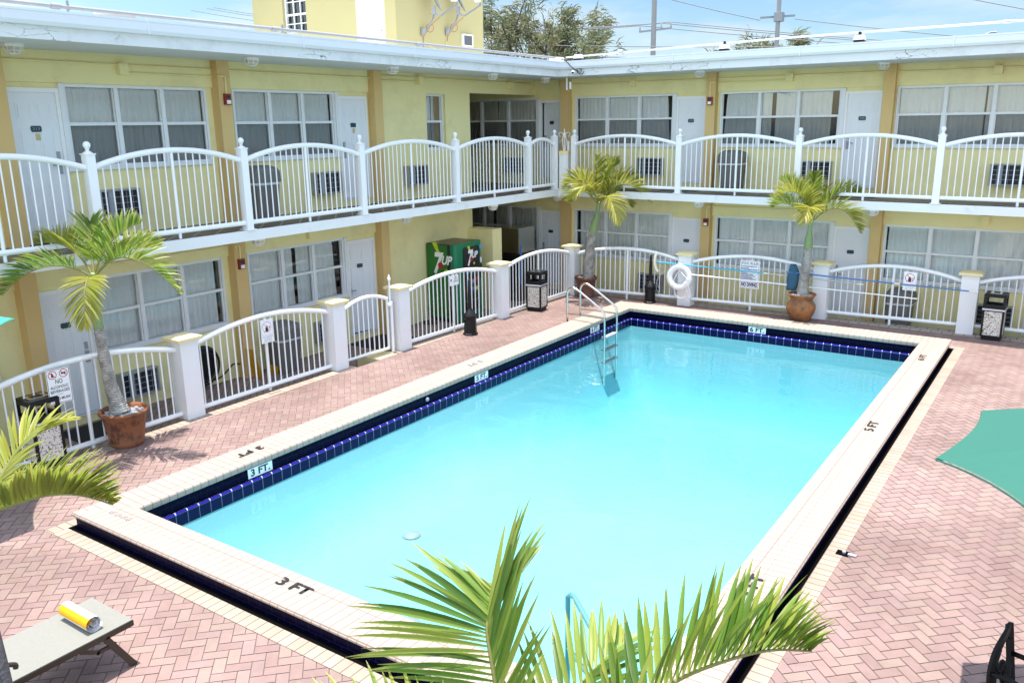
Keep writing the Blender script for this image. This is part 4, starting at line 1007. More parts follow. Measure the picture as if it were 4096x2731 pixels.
for k in range(4):
    m.T = Matrix.Rotation(math.pi/2*k,4,'Z'); m.prism([(-.19,0),(.19,0),(.19,.02),(-.19,.03)], .38, lambda a,b,dd: V((a,-.19+dd*0-.004*0,.60+b)) if 0 else V((a*1.0,-.192+.0*dd,.595+b))) if 0 else m.box(-.192,-.198,.595+.01*(k%2),.192,-.186,.625)
m.build('liner_edge', 'bag', lb)
m = MB(); rect_frame(m,.19,.62,.90,.05)
for k in range(4):
    m.T = Matrix.Rotation(math.pi/2*k,4,'Z'); m.box(-.14,-.188,.62,.14,-.14,.70); m.box(-.14,-.188,.85,.14,-.14,.90)
m.T = None; m.box(-.17,-.17,.62,.17,.17,.64); m.box(-.18,-.18,.87,.18,.18,.915); m.build('hood', 'black', lb)
m = MB(); m.box(-.10,-.13,.916,.10,.13,.926); m.build('ash_plate', 'steel', lb)
m = MB(); m.box(-.05,-.07,.927,.05,.07,.930); m.build('ash_opening', 'black', lb)
ub = []
for x, y, r_, lab in ((-2.55,-11.73,.02,'black litter bin with pebble panels at left beside the alcohol sign'),(-2.08,-.62,.12,'black litter bin with pebble panels by the corner fence and potted palm'),(6.98,1.72,-.04,'black litter bin with pebble panels at the right end of the back fence')):
    place(lb, ub, (x,y,.0), r_, lab)
lb_objs = []
# smokers' stands
ash = empty('ashtray_stand', (0,0,0), 'x', 'ashtray', 'black smokers stands on the deck')
m = MB(); m.lathe([(.155,0),(.16,.03),(.135,.05),(.125,.33),(.14,.36),(.145,.40)], (0,0,0), 8, smooth=False); m.build('base', 'black', ash)
m = MB(); m.lathe([(.145,.40),(.12,.44),(.05,.53),(.042,.56)], (0,0,0), 8, smooth=False); m.build('hood', 'black', ash)
m = MB(); m.lathe([(.042,.55),(.036,.9),(.028,1.13),(.018,1.15),(0,1.152)], (0,0,0), 14); m.build('neck', 'black', ash)
u_ = []
place(ash, u_, (-2.0,-3.30,0), 0, 'black smokers stand on the bricks in front of the drinks machine'); place(ash, u_, (-.20,1.47,0), 0, 'black smokers stand between the corner palm and the life ring')

# grey domed rubbish bins along the motel walls
tb = empty('rubbish_bin', (0,0,0), 'x', 'rubbish bin', 'grey dome topped bins against the motel walls')
def sq(h, z): return [V((sx*h, sy*h, z)) for sx, sy in ((-1,-1),(1,-1),(1,1),(-1,1))]
def loft(m, rings, mat=0):
    vs = [p for r in rings for p in r]; n = len(rings[0])
    m.add(vs, [(i*n+k, i*n+(k+1)%n, (i+1)*n+(k+1)%n, (i+1)*n+k) for i in range(len(rings)-1) for k in range(n)] + [tuple(range(n))[::-1], tuple(range((len(rings)-1)*n, len(rings)*n))], mat)
def oct_(h, z, c=.25): 
    k = h*(1-c); return [V(p) for p in ((-k,-h,z),(k,-h,z),(h,-k,z),(h,k,z),(k,h,z),(-k,h,z),(-h,k,z),(-h,-k,z))]
m = MB(); loft(m, [oct_(.22,0),oct_(.26,.66),oct_(.265,.665)]); m.build('body', 'bingrey', tb)
m = MB(); loft(m, [oct_(.285,.66),oct_(.285,.70),oct_(.28,.83),oct_(.24,.90),oct_(.14,.945)]); m.build('dome_lid', 'bingrey', tb)
m = MB(); m.box(-.17,-.287,.715,.17,-.275,.83); m.build('flap', 'bingrey', tb)
m = MB(); loft(m, [oct_(.274,.615),oct_(.276,.655)]); m.build('liner_edge', 'bag', tb)
ut = []
for x, y, z, r_, lab in ((-3.98,-6.72,ZB,math.pi/2,'grey domed bin upstairs beside the first tan column'),(1.28,2.55,ZB,0,'grey domed bin upstairs right of door 209'),(-3.93,-6.55,ZK,math.pi/2,'grey domed bin downstairs behind the faded glassware sign'),(5.15,2.52,ZK,0,'grey domed bin behind the red circle sign at the back fence')):
    place(tb, ut, (x,y,z), r_, lab)
# wet floor sign, hose reel, coil, mats
wf = empty('wet_floor_sign', (-4.0,-7.0,ZK), 'yellow folding wet floor sign leaning beside the lower grey bin', 'floor sign')
for s_ in (-1, 1):
    m = MB(Matrix.Translation((-4.0,-6.98,ZK)) @ Matrix.Rotation(rad(14)*s_,4,'X')); 
    m.prism([(-.15,0),(.15,0),(.10,.62),(-.10,.62)], .012, lambda a,b,dd: V((a,-.0+dd+s_*-.0-.16*s_,b))); m.build('leaf', 'wetyellow', wf)
hrl = empty('hose_reel', (-4.2,-8.12,.17), 'round black hose reel hung on the wall behind the left fence', 'hose reel')
Th = Matrix.Translation((-4.22,-8.15,.17)) @ Matrix.Rotation(math.pi/2,4,'Y')
m = MB(Th); 
for k in range(7): m.tube([((.36-.02*k)*math.cos(a),(.36-.02*k)*math.sin(a),.02+.018*(k%3)) for a in [2*math.pi*i/28 for i in range(28)]], .016, 6, closed=True)
m.build('coil', 'hose', hrl); m = MB(Th); m.lathe([(.25,-.07),(.25,.06)], (0,0,0), 20); m.build('drum', 'black', hrl)
m = MB(); m.tube(catmull([(-4.18,-8.0,-.12),(-4.18,-7.8,-.10),(-4.2,-7.6,-.0),(-4.2,-7.5,.06),(-4.2,-7.36,.03)],6), .014, 6); m.build('hose_end', 'hose', hrl)
m = MB()
for k in range(3): m.tube([(-4.05+(.2-.02*k)*math.cos(a), -2.15+(.13-.012*k)*math.sin(a), ZK+.012+.012*k) for a in [2*math.pi*i/20 for i in range(20)]], .011, 6, closed=True)
tag(m.build('cable_coil', 'hose', origin=(-4.05,-2.15,ZK)), 'black cable coiled on the ground left of the drinks machine', 'cable')
GM = 'black mats by the motel doors'
for x0, y0, x1, y1, z, lab in ((-4.15,-10.75,-3.45,-9.95,ZB,'black rubber mat outside door 213 upstairs'),(-4.2,-4.45,-3.5,-3.55,ZB,'black rubber mat upstairs before the door by the second tan column'),(-4.25,-4.55,-3.45,-3.35,ZK,'black rubber mat downstairs at the door behind the pool gate'),(-.35,2.2,.55,2.8,ZB,'black rubber mat outside door 209'),(3.6,2.1,4.5,2.8,ZB,'black rubber mat outside door 208'),(-4.2,-10.75,-3.4,-9.95,ZK,'black rubber mat downstairs behind the leaning palm pot')):
    m = MB(); m.box(x0,y0,z+.001,x1,y1,z+.016); tag(m.build('door_mat', 'rubber', origin=((x0+x1)/2,(y0+y1)/2,z)), lab, 'door mat', GM)

# life ring, its rope, poles, net and brush on the back fence
ring_c = V((.56,1.40,.70))
lr = empty('life_ring', ring_c, 'white life ring hung on a back fence pillar', 'life ring')
Tr = basis(ring_c, (1,-.02,0), (0,.06,1))
m = MB(Tr); Rr, rr_ = .245, .075
vs = []; fs = []; nu, nv = 36, 14
for i in range(nu):
    a = 2*math.pi*i/nu
    for j in range(nv):
        b = 2*math.pi*j/nv; q = Rr+rr_*math.cos(b); vs.append((q*math.cos(a), q*math.sin(a), .75*rr_*math.sin(b)))
fs = [(i*nv+j, ((i+1)%nu)*nv+j, ((i+1)%nu)*nv+(j+1)%nv, i*nv+(j+1)%nv) for i in range(nu) for j in range(nv)]
m.add(vs, fs, 0, True); m.build('float', 'white', lr)
for a0 in (rad(-8), rad(225), rad(-38)):
    m = MB(Tr)
    pa = [(Rr+(rr_+.006)*math.cos(b), .75*(rr_+.008)*math.sin(b)) for b in [2*math.pi*j/16 for j in range(17)]]
    for (q0,z0_),(q1,z1_) in zip(pa, pa[1:]):
        a1 = a0+.16
        m.quad((q0*math.cos(a0),q0*math.sin(a0),z0_),(q0*math.cos(a1),q0*math.sin(a1),z0_),(q1*math.cos(a1),q1*math.sin(a1),z1_),(q1*math.cos(a0),q1*math.sin(a0),z1_))
    m.build('strap', 'logowhite', lr)
m = MB(Tr)
m.tube(catmull([(.0,.17,.02),(.14,.06,.07),(.25,-.04,.075)],6), .006, 5); m.tube(catmull([(.0,.17,.02),(-.06,.02,.05),(-.12,-.12,.07)],6), .006, 5)
m.tube(catmull([(-.10,-.2,.07),(-.05,-.40,.05),(.06,-.48,.05),(.18,-.44,.05),(.22,-.30,.05)],7), .005, 5)
m.tube(catmull([(.24,-.12,.08),(.30,-.28,.06),(.335,-.40,.04),(.30,-.44,.04),(.25,-.32,.06),(.22,-.24,.06),(.26,-.40,.03),(.20,-.50,.03),(.27,-.54,.02)],6), .006, 5)
m.build('rope', 'logowhite', lr)
m = MB(Tr); m.sphere((.01,.165,-.03), .022); m.build('hook', 'brass', lr)
m = MB(); m.tube(catmull([(.28,1.46,.80),(.12,1.44,.76),(.0,1.42,.58),(-.02,1.42,.38),(.06,1.42,.27),(.07,1.42,.36),(.0,1.42,.48),(.02,1.42,.66)],8), .007, 6)
tag(m.build('looped_cord', 'grey', origin=(.0,1.42,.27)), 'thin grey looped cord hanging left of the life ring', 'cord')
def pole(name, segs, label):
    e = empty(name, segs[0][0], label, 'pole')
    for a, b, r_, mk, nm in segs:
        m = MB(); m.tube([a,b], r_, 8); m.build(nm, mk, e)
    return e
pole('cleaning_pole', [((.0,1.36,1.012),(2.50,1.50,.945),.0155,'cyanpole','grip_tube'),((2.50,1.50,.945),(2.58,1.50,.943),.02,'cream','collar'),((2.58,1.50,.943),(4.45,1.60,.868),.012,'silver','inner_tube'),((4.45,1.6,.868),(4.56,1.61,.864),.017,'cream','end_cap')], 'bright cyan telescopic cleaning pole hanging across the back fence')
pole('cleaning_pole', [((.82,1.38,.785),(3.2,1.50,.73),.0165,'logowhite','grip_tube'),((3.2,1.5,.73),(5.6,1.64,.665),.0145,'logowhite','inner_tube')], 'long plain white pole hanging lowest on the back fence')
pole('cleaning_pole', [((3.0,1.46,1.02),(5.15,1.60,.945),.0155,'bluepole','grip_tube'),((5.15,1.6,.945),(5.25,1.605,.941),.021,'cream','collar'),((5.25,1.605,.941),(6.50,1.68,.905),.014,'bluepole','inner_tube'),((6.5,1.68,.905),(6.66,1.69,.9),.017,'cream','end_cap')], 'dark blue telescopic pole hung on the fence behind the clay jar palm')
br = empty('pool_brush', (-.02,1.36,1.0), 'curved white pool brush upright on the cyan pole end', 'brush')
m = MB(); pts = catmull([(.0,1.37,1.25),(-.03,1.35,1.15),(-.035,1.34,1.0),(-.01,1.34,.88),(.04,1.36,.79)],6)
for a, b in zip(pts, pts[1:]): m.bar(a, b, .05, .045)
m.build('back', 'cream', br)
nets = empty('leaf_net', (3.12,1.52,.6), 'dark blue pool leaf net hanging over the fence behind the palm', 'net')
m = MB(); rows = []
for i in range(9):
    t = i/8; z = 1.19-.56*t; wdt = (.06+.085*math.sin(min(1,t*1.35)*math.pi*.62))*(1.-.25*t*t); cx_ = 3.12+.02*math.sin(3*t)
    rows.append([V((cx_+wdt*math.cos(a)*(1+.12*math.sin(3*a+4*t)), 1.50+.055*math.sin(a)*(1+.2*math.sin(2*a+5*t)), z)) for a in [2*math.pi*k/16 for k in range(16)]])
loft(m, rows); m.sm = [True]*len(m.sm); m.build('mesh_bag', 'netblue', nets)

# ---------------- pots
def pot(name, c, prof, mk, label, soil_z, soil_r, n=28):
    e = empty(name, c, label, 'plant pot'); m = MB(); m.lathe(prof, c, n); m.build('vessel', mk, e)
    s = MB(); s.lathe([(soil_r,soil_z-.03),(soil_r,soil_z),(0,soil_z+.02)], c, n)
    r = random.Random(3)
    for k in range(40):
        a, q = r.uniform(0,6.28), soil_r*math.sqrt(r.uniform(.1,.9)); s.sphere((c[0]+q*math.cos(a),c[1]+q*math.sin(a),c[2]+soil_z+.01), r.uniform(.018,.035), 0, 6, (1.3,1,.7))
    s.build('pebbles', 'pebble', e); return e
pot('palm_pot', (-2.31,-10.74,0), [(.20,0),(.215,.02),(.225,.06),(.222,.07),(.285,.44),(.315,.46),(.325,.485),(.318,.505),(.285,.505),(.27,.43)], 'terracotta', 'round brown terracotta pot with raised pattern at left', .44, .275)
m = MB(); pc = V((-2.31,-10.74,0)); view = math.atan2(-.82,.57)
for k in range(26):      # moulded flourishes on the pot's face
    a = view+.45*math.sin(k*1.7)*(1-.02*k)-.1; z = .12+.26*abs(math.sin(k*.9+.4)); r0 = .225+(.285-.222)*(z-.07)/.37
    pth = [pc+V(((r0+.0)*math.cos(a+.08*t*math.cos(k)), (r0+.0)*math.sin(a+.08*t*math.cos(k)), z+.05*math.sin(t*2.5+k))) for t in (0,.5,1,1.5)]
    m.tube(pth, .006, 5)
m.build('moulding', 'darkpot', bpy.data.objects['palm_pot'])
pot('palm_pot', (-1.86,1.30,0), [(.19,0),(.20,.04),(.19,.05),(.245,.43),(.275,.45),(.285,.50),(.275,.515),(.25,.515),(.24,.45)], 'darkpot', 'dark brown tapered pot in the corner by the pool ladder', .46, .24)
pot('palm_pot', (3.37,1.42,0), [(.17,0),(.20,.03),(.275,.16),(.305,.27),(.295,.36),(.245,.43),(.23,.47),(.265,.53),(.305,.575),(.30,.59),(.27,.585),(.22,.50)], 'orangepot', 'bulging orange clay jar with flared rim at the back fence', .54, .235)

# ---------------- palms
LEAF = [(.09,.19,.025),(.14,.27,.035),(.20,.34,.05),(.27,.39,.06),(.36,.43,.08)]
def frond(mb, rach, n, ll, rnd, up=V((0,0,1)), hue=0., droop=.35, wid=.022, rr=(.012,.003), t0=.18, lift=.35, seg=4, fold=False, sides=(-1,1), asym=None):
    """feather frond along a rachis polyline; leaflets both sides, shorter toward the ends"""
    rach = [V(p) for p in rach]; m = len(rach)
    rs = [rr[0]+(rr[1]-rr[0])*i/(m-1) for i in range(m)]
    mb.tube(rach, rs, 6, 0, True, False, (.40,.40,.13))
    for i in range(n):
        t = t0 + (1-t0)*(i+.5)/n; x = t*(m-1); k = min(int(x), m-2); p = rach[k].lerp(rach[k+1], x-k)
        tan = (rach[min(k+2,m-1)] - rach[max(k-1,0)]).normalized()
        N = (up - tan*up.dot(tan)); N = N.normalized() if N.length > .05 else V((0,1,0)); S = tan.cross(N)
        prof = (math.sin(math.pi*min(1,(t-t0)/(1-t0)*.78+.20)))**.7
        ang = rad(32)+rad(34)*((t-t0)/(1-t0))
        for sd in sides:
            L = ll*prof*rnd.uniform(.86,1.1); a = ang+rnd.uniform(-.09,.09)
            if asym: a = a+rad(asym[0]) if (S*sd).dot(rt) > 0 else min(a-rad(14), rad(asym[1])+rnd.uniform(-.1,.1))
            dr = (S*sd*math.cos(a) + tan*math.sin(a) + N*(lift+rnd.uniform(-.13,.13))).normalized()
            wv = dr.cross(N).normalized(); th_ = (rnd.uniform(.35,1.15)*(1 if rnd.random() < .7 else -1)) if not fold else rnd.uniform(-.3,.3); wv = (wv*math.cos(th_) + dr.cross(wv)*math.sin(th_)).normalized()
            if wv.length < .1: wv = tan
            pts = []; q = p.copy(); dd = dr.copy()
            for s in range(seg+1):
                pts.append(q.copy()); dd = (dd + V((0,0,-1))*droop/seg*(.4+1.2*s/seg)).normalized(); q = q + dd*L/seg
            ws = [wid*z_ for z_ in ((.35,.9,1.,.72,.05) if seg == 4 else (.35,.75,1.,1.,.85,.5,.05))][:seg+1]
            base = rnd.choice(LEAF); h_ = min(1, max(0, hue + rnd.uniform(-.15,.15)))
            cbase = tuple(base[c]*(1-h_)+(.50,.46,.075)[c]*h_ for c in range(3))
            col = []
            vs = []
            if fold:
                for s, (q_, w_) in enumerate(zip(pts, ws)):
                    nn_ = wv.cross(dr).normalized(); vs += [q_-wv*w_/2+nn_*w_*.22, q_, q_+wv*w_/2+nn_*w_*.22]
                fs = [(s*3+c, s*3+c+1, s*3+c+4, s*3+c+3) for s in range(seg) for c in (0,1)]
                cs = [tuple(cbase[c]*(1-tt)+(.42,.40,.10)[c]*tt for c in range(3)) for tt in [.0 if s < seg-1 else .45 for s in range(seg)] for _ in (0,1)]
            else:
                for q_, w_ in zip(pts, ws): vs += [q_-wv*w_/2, q_+wv*w_/2]
                fs = [(s*2, s*2+1, s*2+3, s*2+2) for s in range(seg)]
                cs = [tuple(cbase[c]*(1-tt)+(.48,.42,.12)[c]*tt for c in range(3)) for tt in [0 if s < seg-1 else .5 for s in range(seg)]]
            mb.add(vs, fs, 0, True, None, cs)
RT, TW = V((.827,.562,0)), V((.56,-.82,0))       # frond directions: along the picture, toward the pool
def palm(name, base, trunk, shaft, crown, fr, label, seed, ll=.40, wid=.024, shift=(0,0,0)):
    z0_, z1_ = base[2], crown[2]; sh = V(shift)
    mv = lambda p: V(p) + sh*max(0, (p[2]-z0_)/(z1_-z0_))**1.3
    trunk = [(mv(p), r) for p, r in trunk]; shaft = [(mv(p), r) for p, r in shaft]; crown = mv(crown)
    e = empty(name, base, label, 'palm tree'); rnd = random.Random(seed)
    m = MB(); pts = catmull([p for p, _ in trunk], 6); rs = []
    n0 = len(trunk)-1
    for i in range(len(pts)):
        x = i/6; k = min(int(x), n0-1); rs.append(trunk[k][1]+(trunk[k+1][1]-trunk[k][1])*(x-k) + .004*math.sin(i*2.1))
    m.tube(pts, rs, 16); m.build('trunk', 'ring', e)
    m = MB(); pts = catmull([p for p, _ in shaft], 5); n0 = len(shaft)-1
    rs = [shaft[min(int(i/5),n0-1)][1]+(shaft[min(int(i/5),n0-1)+1][1]-shaft[min(int(i/5),n0-1)][1])*(i/5-min(int(i/5),n0-1)) for i in range(len(pts))]
    m.tube(pts, rs, 14); m.build('crownshaft', 'shaft', e)
    C = V(crown)
    for (ctrl, tip, hue) in fr:
        f = lambda q: C + RT*q[0] + V((0,0,1))*q[1] + TW*q[2]
        m = MB(); r_ = bez(C, f(ctrl), f(tip), 12)
        frond(m, r_, 46, ll*rnd.uniform(1.0,1.15), rnd, hue=max(0,hue-.05)+(.16 if seed in (5,8) else 0), wid=wid*.95, droop=.5, rr=(.016,.003), lift=1.0 if ctrl[2] < .4 else .15)
        m.build('frond', 'leaf', e)
    return e
palm('potted_palm', (-2.31,-10.74,.45),
     [((-2.36,-10.76,.45),.14),((-2.42,-10.76,.60),.105),((-2.52,-10.76,.89),.082),((-2.66,-10.72,1.40),.068),((-2.73,-10.69,1.60),.062)],
     [((-2.73,-10.69,1.58),.064),((-2.79,-10.66,1.78),.062),((-2.82,-10.63,2.02),.038),((-2.84,-10.60,2.30),.028)], (-2.835,-10.60,2.24),
     [((.20,.55,0),(.64,.68,-.1),.05),((.50,.62,.1),(1.13,-.19,.15),.2),((.12,.22,.5),(.12,-.50,.62),.75),((-.45,.45,.2),(-1.08,-.17,.2),.0),((-.30,.55,-.2),(-.90,.38,-.4),.6),((-.1,.55,-.3),(-.30,.62,-.7),.1),((.2,.4,-.4),(.5,.25,-.9),.2)],
     'tall leaning palm growing from the brown terracotta pot at left', 3, .38, .026, (.66,-.37,.12))
palm('potted_palm', (-1.86,1.30,.46),
     [((-1.82,1.33,.46),.135),((-1.83,1.37,.70),.135),((-1.83,1.40,.90),.13),((-1.86,1.50,1.25),.12),((-1.85,1.62,1.62),.105)],
     [((-1.85,1.61,1.60),.112),((-1.83,1.70,1.85),.085),((-1.81,1.76,2.08),.05),((-1.80,1.80,2.30),.038)], (-1.80,1.79,2.22),
     [((-.32,.95,.1),(-.82,.40,.15),.55),((0,.7,0),(-.08,1.15,-.2),.45),((.15,.8,-.1),(.50,.95,-.3),.35),((.5,.95,.1),(1.14,.10,.15),.55),((.45,.6,-.3),(.85,-.1,-.5),.15),((.2,.6,.5),(.38,-.38,.65),.7),((-.4,.6,-.3),(-.6,.05,-.4),.3),((.4,.85,-.2),(.95,.55,-.2),.5),((-.25,.85,.4),(-.60,.25,.6),.6)],
     'ringed grey palm in the dark pot at the inner corner', 5, .46, .03, (.36,-.66,.07))
palm('potted_palm', (3.37,1.42,.54),
     [((3.38,1.44,.54),.135),((3.37,1.48,.72),.115),((3.36,1.58,1.05),.098),((3.36,1.68,1.34),.092),((3.35,1.74,1.58),.082)],
     [((3.35,1.735,1.56),.092),((3.34,1.78,1.74),.076),((3.335,1.82,1.90),.046),((3.33,1.85,2.06),.032)], (3.33,1.85,2.02),
     [((-.22,.95,.1),(-.80,.58,.2),.6),((-.15,.75,.5),(-.38,.08,.65),.8),((-.12,.7,-.1),(-.58,.88,-.3),.0),((.05,.7,-.1),(.10,1.0,-.3),.1),((.32,.78,0),(.99,.60,0),.25),((.5,.75,.2),(.93,-.16,.25),.6),((.2,.6,-.4),(.4,.5,-.8),.1),((-.4,.6,-.3),(-.6,.3,-.6),.2)],
     'smooth trunked palm growing from the orange clay jar', 8, .42, .027, (.19,-.74,.09))
# the palm just below the camera: its fronds rise into the bottom of the picture
def near_palm(name, base, trunk_pts, trunk_r, crown, fr, label, seed, potc=None):
    e = empty(name, base, label, 'palm tree'); rnd = random.Random(seed)
    m = MB(); m.tube(catmull(trunk_pts, 6), trunk_r, 14); m.build('trunk', 'ring' if seed == 21 else 'shadetrunk', e)
    for pts, n, ll, wd, up, hue, lf, drp, sides, *asym in fr:
        m = MB(); frond(m, catmull([crown]+pts if crown is not None else pts, 5), n, ll, rnd, V(up), hue, drp, wd, (.016,.004), .25, lf, 6, True, sides, asym=asym[0] if asym else None); m.build('frond', 'leaf', e)
    return e
CP = V((6.46,-14.22,1.05))
near_palm('near_palm', (6.45,-14.25,.0), [(6.45,-14.25,.0),(6.44,-14.25,.5),(6.46,-14.22,1.05)], .075, CP,
    [([(6.29,-14.02,1.33),(6.21,-13.97,1.68),(6.14,-13.93,1.90),(6.13,-13.88,1.97),(6.12,-13.78,2.02)], 36, .62, .028, (.35,-.6,.75), .0, .10, .3, (-1,1), (26,22)),
     ([(6.66,-14.02,1.40),(6.80,-13.86,1.66),(6.96,-13.67,1.80),(7.12,-13.54,1.885),(7.29,-13.40,1.93),(7.45,-13.30,1.93)], 38, .53, .040, (-.10,.35,.95), .0, .85, .22, (-1,1)),
     ([(6.30,-14.25,1.42),(6.07,-14.36,1.55),(5.78,-14.54,1.60),(5.50,-14.75,1.54)], 26, .36, .034, (-.1,.1,1), .2, .75, .2, (-1,1)),
     ([(6.62,-14.35,1.35),(6.85,-14.55,1.55),(7.1,-14.8,1.55)], 22, .45, .032, (0,0,1), .1, .4, .4, (-1,1)),
     ([(6.40,-13.95,1.35),(6.48,-13.6,1.58),(6.52,-13.2,1.58)], 22, .45, .032, (0,0,1), .1, .5, .4, (-1,1))],
    'bright green palm rising in the foreground before the pool', 21)
near_palm('near_palm', (3.2,-14.80,.0), [(3.16,-14.84,.0),(3.12,-14.83,.45),(3.00,-14.80,.95),(2.80,-14.75,1.36),(2.62,-14.70,1.72)], .082, V((2.62,-14.70,1.74)),
    [([(2.72,-14.66,1.86),(2.87,-14.56,1.925),(2.97,-14.47,1.965),(3.08,-14.38,2.0),(3.20,-14.30,2.01),(3.30,-14.23,1.99),(3.44,-14.15,1.94)], 62, .36, .036, (-.1,.1,1), .35, .95, .25, (-1,1)),
     ([(2.72,-14.85,1.78),(2.90,-14.95,1.76),(3.02,-15.0,1.60)], 14, .30, .022, (0,0,1), .05, .1, .6, (-1,1)),
     ([(2.58,-14.45,1.95),(2.56,-14.2,2.20),(2.66,-13.95,2.28)], 34, .34, .03, (0,0,1), .6, .3, .4, (-1,1)),
     ([(2.4,-14.8,1.95),(2.1,-14.9,2.0),(1.9,-15.,1.8)], 26, .36, .022, (0,0,1), .3, .3, .4, (-1,1))],
    'yellow green palm with arching frond at the left edge over the lounger', 22)

# ---------------- parasols
def parasol(name, c, rim, h, nr, rot, mk, label, zr=2.1, sag=.10):
    e = empty(name, (c[0],c[1],0), label, 'parasol'); m = MB(); c = V((c[0],c[1],0)); n1 = 8
    def pt(k, t, s):     # k: rib index, t: along hub->rim, s: between ribs
        a0, a1 = rot+2*math.pi*k/nr, rot+2*math.pi*(k+1)/nr
        p0 = V((math.cos(a0),math.sin(a0),0))*rim*t; p1 = V((math.cos(a1),math.sin(a1),0))*rim*t; p = p0.lerp(p1, s)
        bow = 1-(2*s-1)**2
        p *= 1-.05*bow*t
        return c + p + V((0,0,zr+h*(1-t)**1.15*1.0 - .07*bow*t*(1-t) + .035*bow*t))
    for k in range(nr):
        for i in range(n1):
            for j in range(8):
                t0, t1, s0, s1 = i/n1, (i+1)/n1, j/8, (j+1)/8
                m.quad(pt(k,t0,s0),pt(k,t1,s0),pt(k,t1,s1),pt(k,t0,s1))
    m.sm = [True]*len(m.sm)
    # weld smooth shading only inside a gore
    m.build('canopy', mk, e)
    hm = MB()
    for k in range(nr): hm.tube([pt(k,1,j/8)-V((0,0,.012)) for j in range(9)], .007, 5)
    hm.build('hem', mk, e)
    for k in range(nr):
        rb_ = MB(); rb_.tube([pt(k,t_/6+.01,0)-V((0,0,.022)) for t_ in range(6)]+[pt(k,1,0)-V((0,0,.016))], .008, 5); rb_.build('rib', 'bronze', e)
    p = MB(); p.tube([c, c+V((0,0,zr+h+.05))], .022, 10); p.sphere(c+V((0,0,zr+h+.07)), .035); p.build('pole', 'bronze', e)
    b = MB(); b.lathe([(.25,0),(.25,.04),(.06,.08),(.04,.3)], c, 20); b.build('base', 'black', e)
    return e
# right hand parasol: its two visible rib tips stand near (7.64,-11.06) and (7.74,-9.90)
parasol('parasol', (9.085,-10.66), 1.53, .42, 8, math.atan2(-.405,-1.452), 'umbrella', 'large green parasol over the deck at the right edge', 2.1)
parasol('parasol', (9.85,1.25-.35), 1.5, .4, 8, rad(180), 'umbrella', 'green parasol whose tip shows by the right back bin', 1.05+.5)
parasol('parasol', (-2.16,-13.62), 1.5, .40, 8, math.atan2(.83,1.24), 'umbrella2', 'teal parasol just outside the left edge of the frame', 2.1)
# ---------------- sun lounger with a rolled towel
lo = empty('sun_lounger', (2.0,-14.5,0), 'beige mesh sun lounger with dark bronze frame on the bricks', 'sun lounger')
lx0, lx1, ly1, ly0, lz = 1.73, 2.29, -13.53, -15.15, .38
m = MB(); m.box(lx0-.012,ly0,lz+.009,lx1+.012,ly1+.012,lz+.016)
m.add([(lx0+.03,ly0,lz-.002),(lx1-.03,ly0,lz-.002),(lx1-.03,ly0-.55,lz+.40),(lx0+.03,ly0-.55,lz+.40)], [(0,1,2,3)]); m.build('sling', 'sling', lo)
m = MB()
for x in (lx0, lx1): m.bar((x,ly0,lz-.015),(x,ly1,lz-.015),.035,.045); m.bar((x,ly0,lz-.015),(x,ly0-.58,lz+.41),.035,.04)
m.bar((lx0-.015,ly1,lz-.015),(lx1+.015,ly1,lz-.015),.035,.045); m.bar((lx0,ly0-.58,lz+.41),(lx1,ly0-.58,lz+.41),.035,.04); m.build('frame', 'bronze', lo)
for x in (lx0, lx1):
    for a, b in (((x,ly1-.22,lz-.03),(x,ly1-.02,0)),((x,ly0+.25,lz-.03),(x,ly0-.0,0))):
        m = MB(); m.bar(a, b, .035, .05); m.build('leg', 'bronze', lo)
    m = MB(); m.bar((x,ly1-.30,lz-.12),(x,ly1-.14,lz-.12),.02,.03); m.bar((x,ly1-.42,lz-.04),(x,ly1-.28,lz-.12),.02,.03); m.build('brace', 'bronze', lo)
m = MB(); m.tube(catmull([(lx1+.03,-14.72,.36),(lx1+.04,-14.62,.52),(lx1+.04,-14.50,.56),(lx1+.04,-14.42,.53),(lx1+.04,-14.42,.50)],5), .018, 8); m.build('armrest', 'bronze', lo)
tw = empty('rolled_towel', (2.04,-13.77,.43), 'rolled white and yellow striped towel on the lounger', 'towel')
ax_ = V((.978,-.0,0)).normalized(); tc_ = V((2.02,-13.78,.470)); rt_ = .074
m = MB(); nn = 40; vs = []; fs = []; spiral = []
for i in range(90):
    a = i/89*2*math.pi*2.6; r_ = .018+(rt_-.018)*i/89; spiral.append((r_*math.cos(a+2.2), r_*math.sin(a+2.2)))
sx = [-.20,-.18,.18,.20]
for (b0, c0), (b1, c1), i in zip(spiral, spiral[1:], range(89)):
    mat = 1 if (67 < i <= 74 or 30 < i <= 38) else 0
    for s0, s1 in zip(sx, sx[1:]):
        m.quad(tc_+ax_*s0+V((0,b0,c0)), tc_+ax_*s0+V((0,b1,c1)), tc_+ax_*s1+V((0,b1,c1)), tc_+ax_*s1+V((0,b0,c0)), mat)
m.sm = [True]*len(m.sm); m.build('roll', ['towelw','towely'], tw)
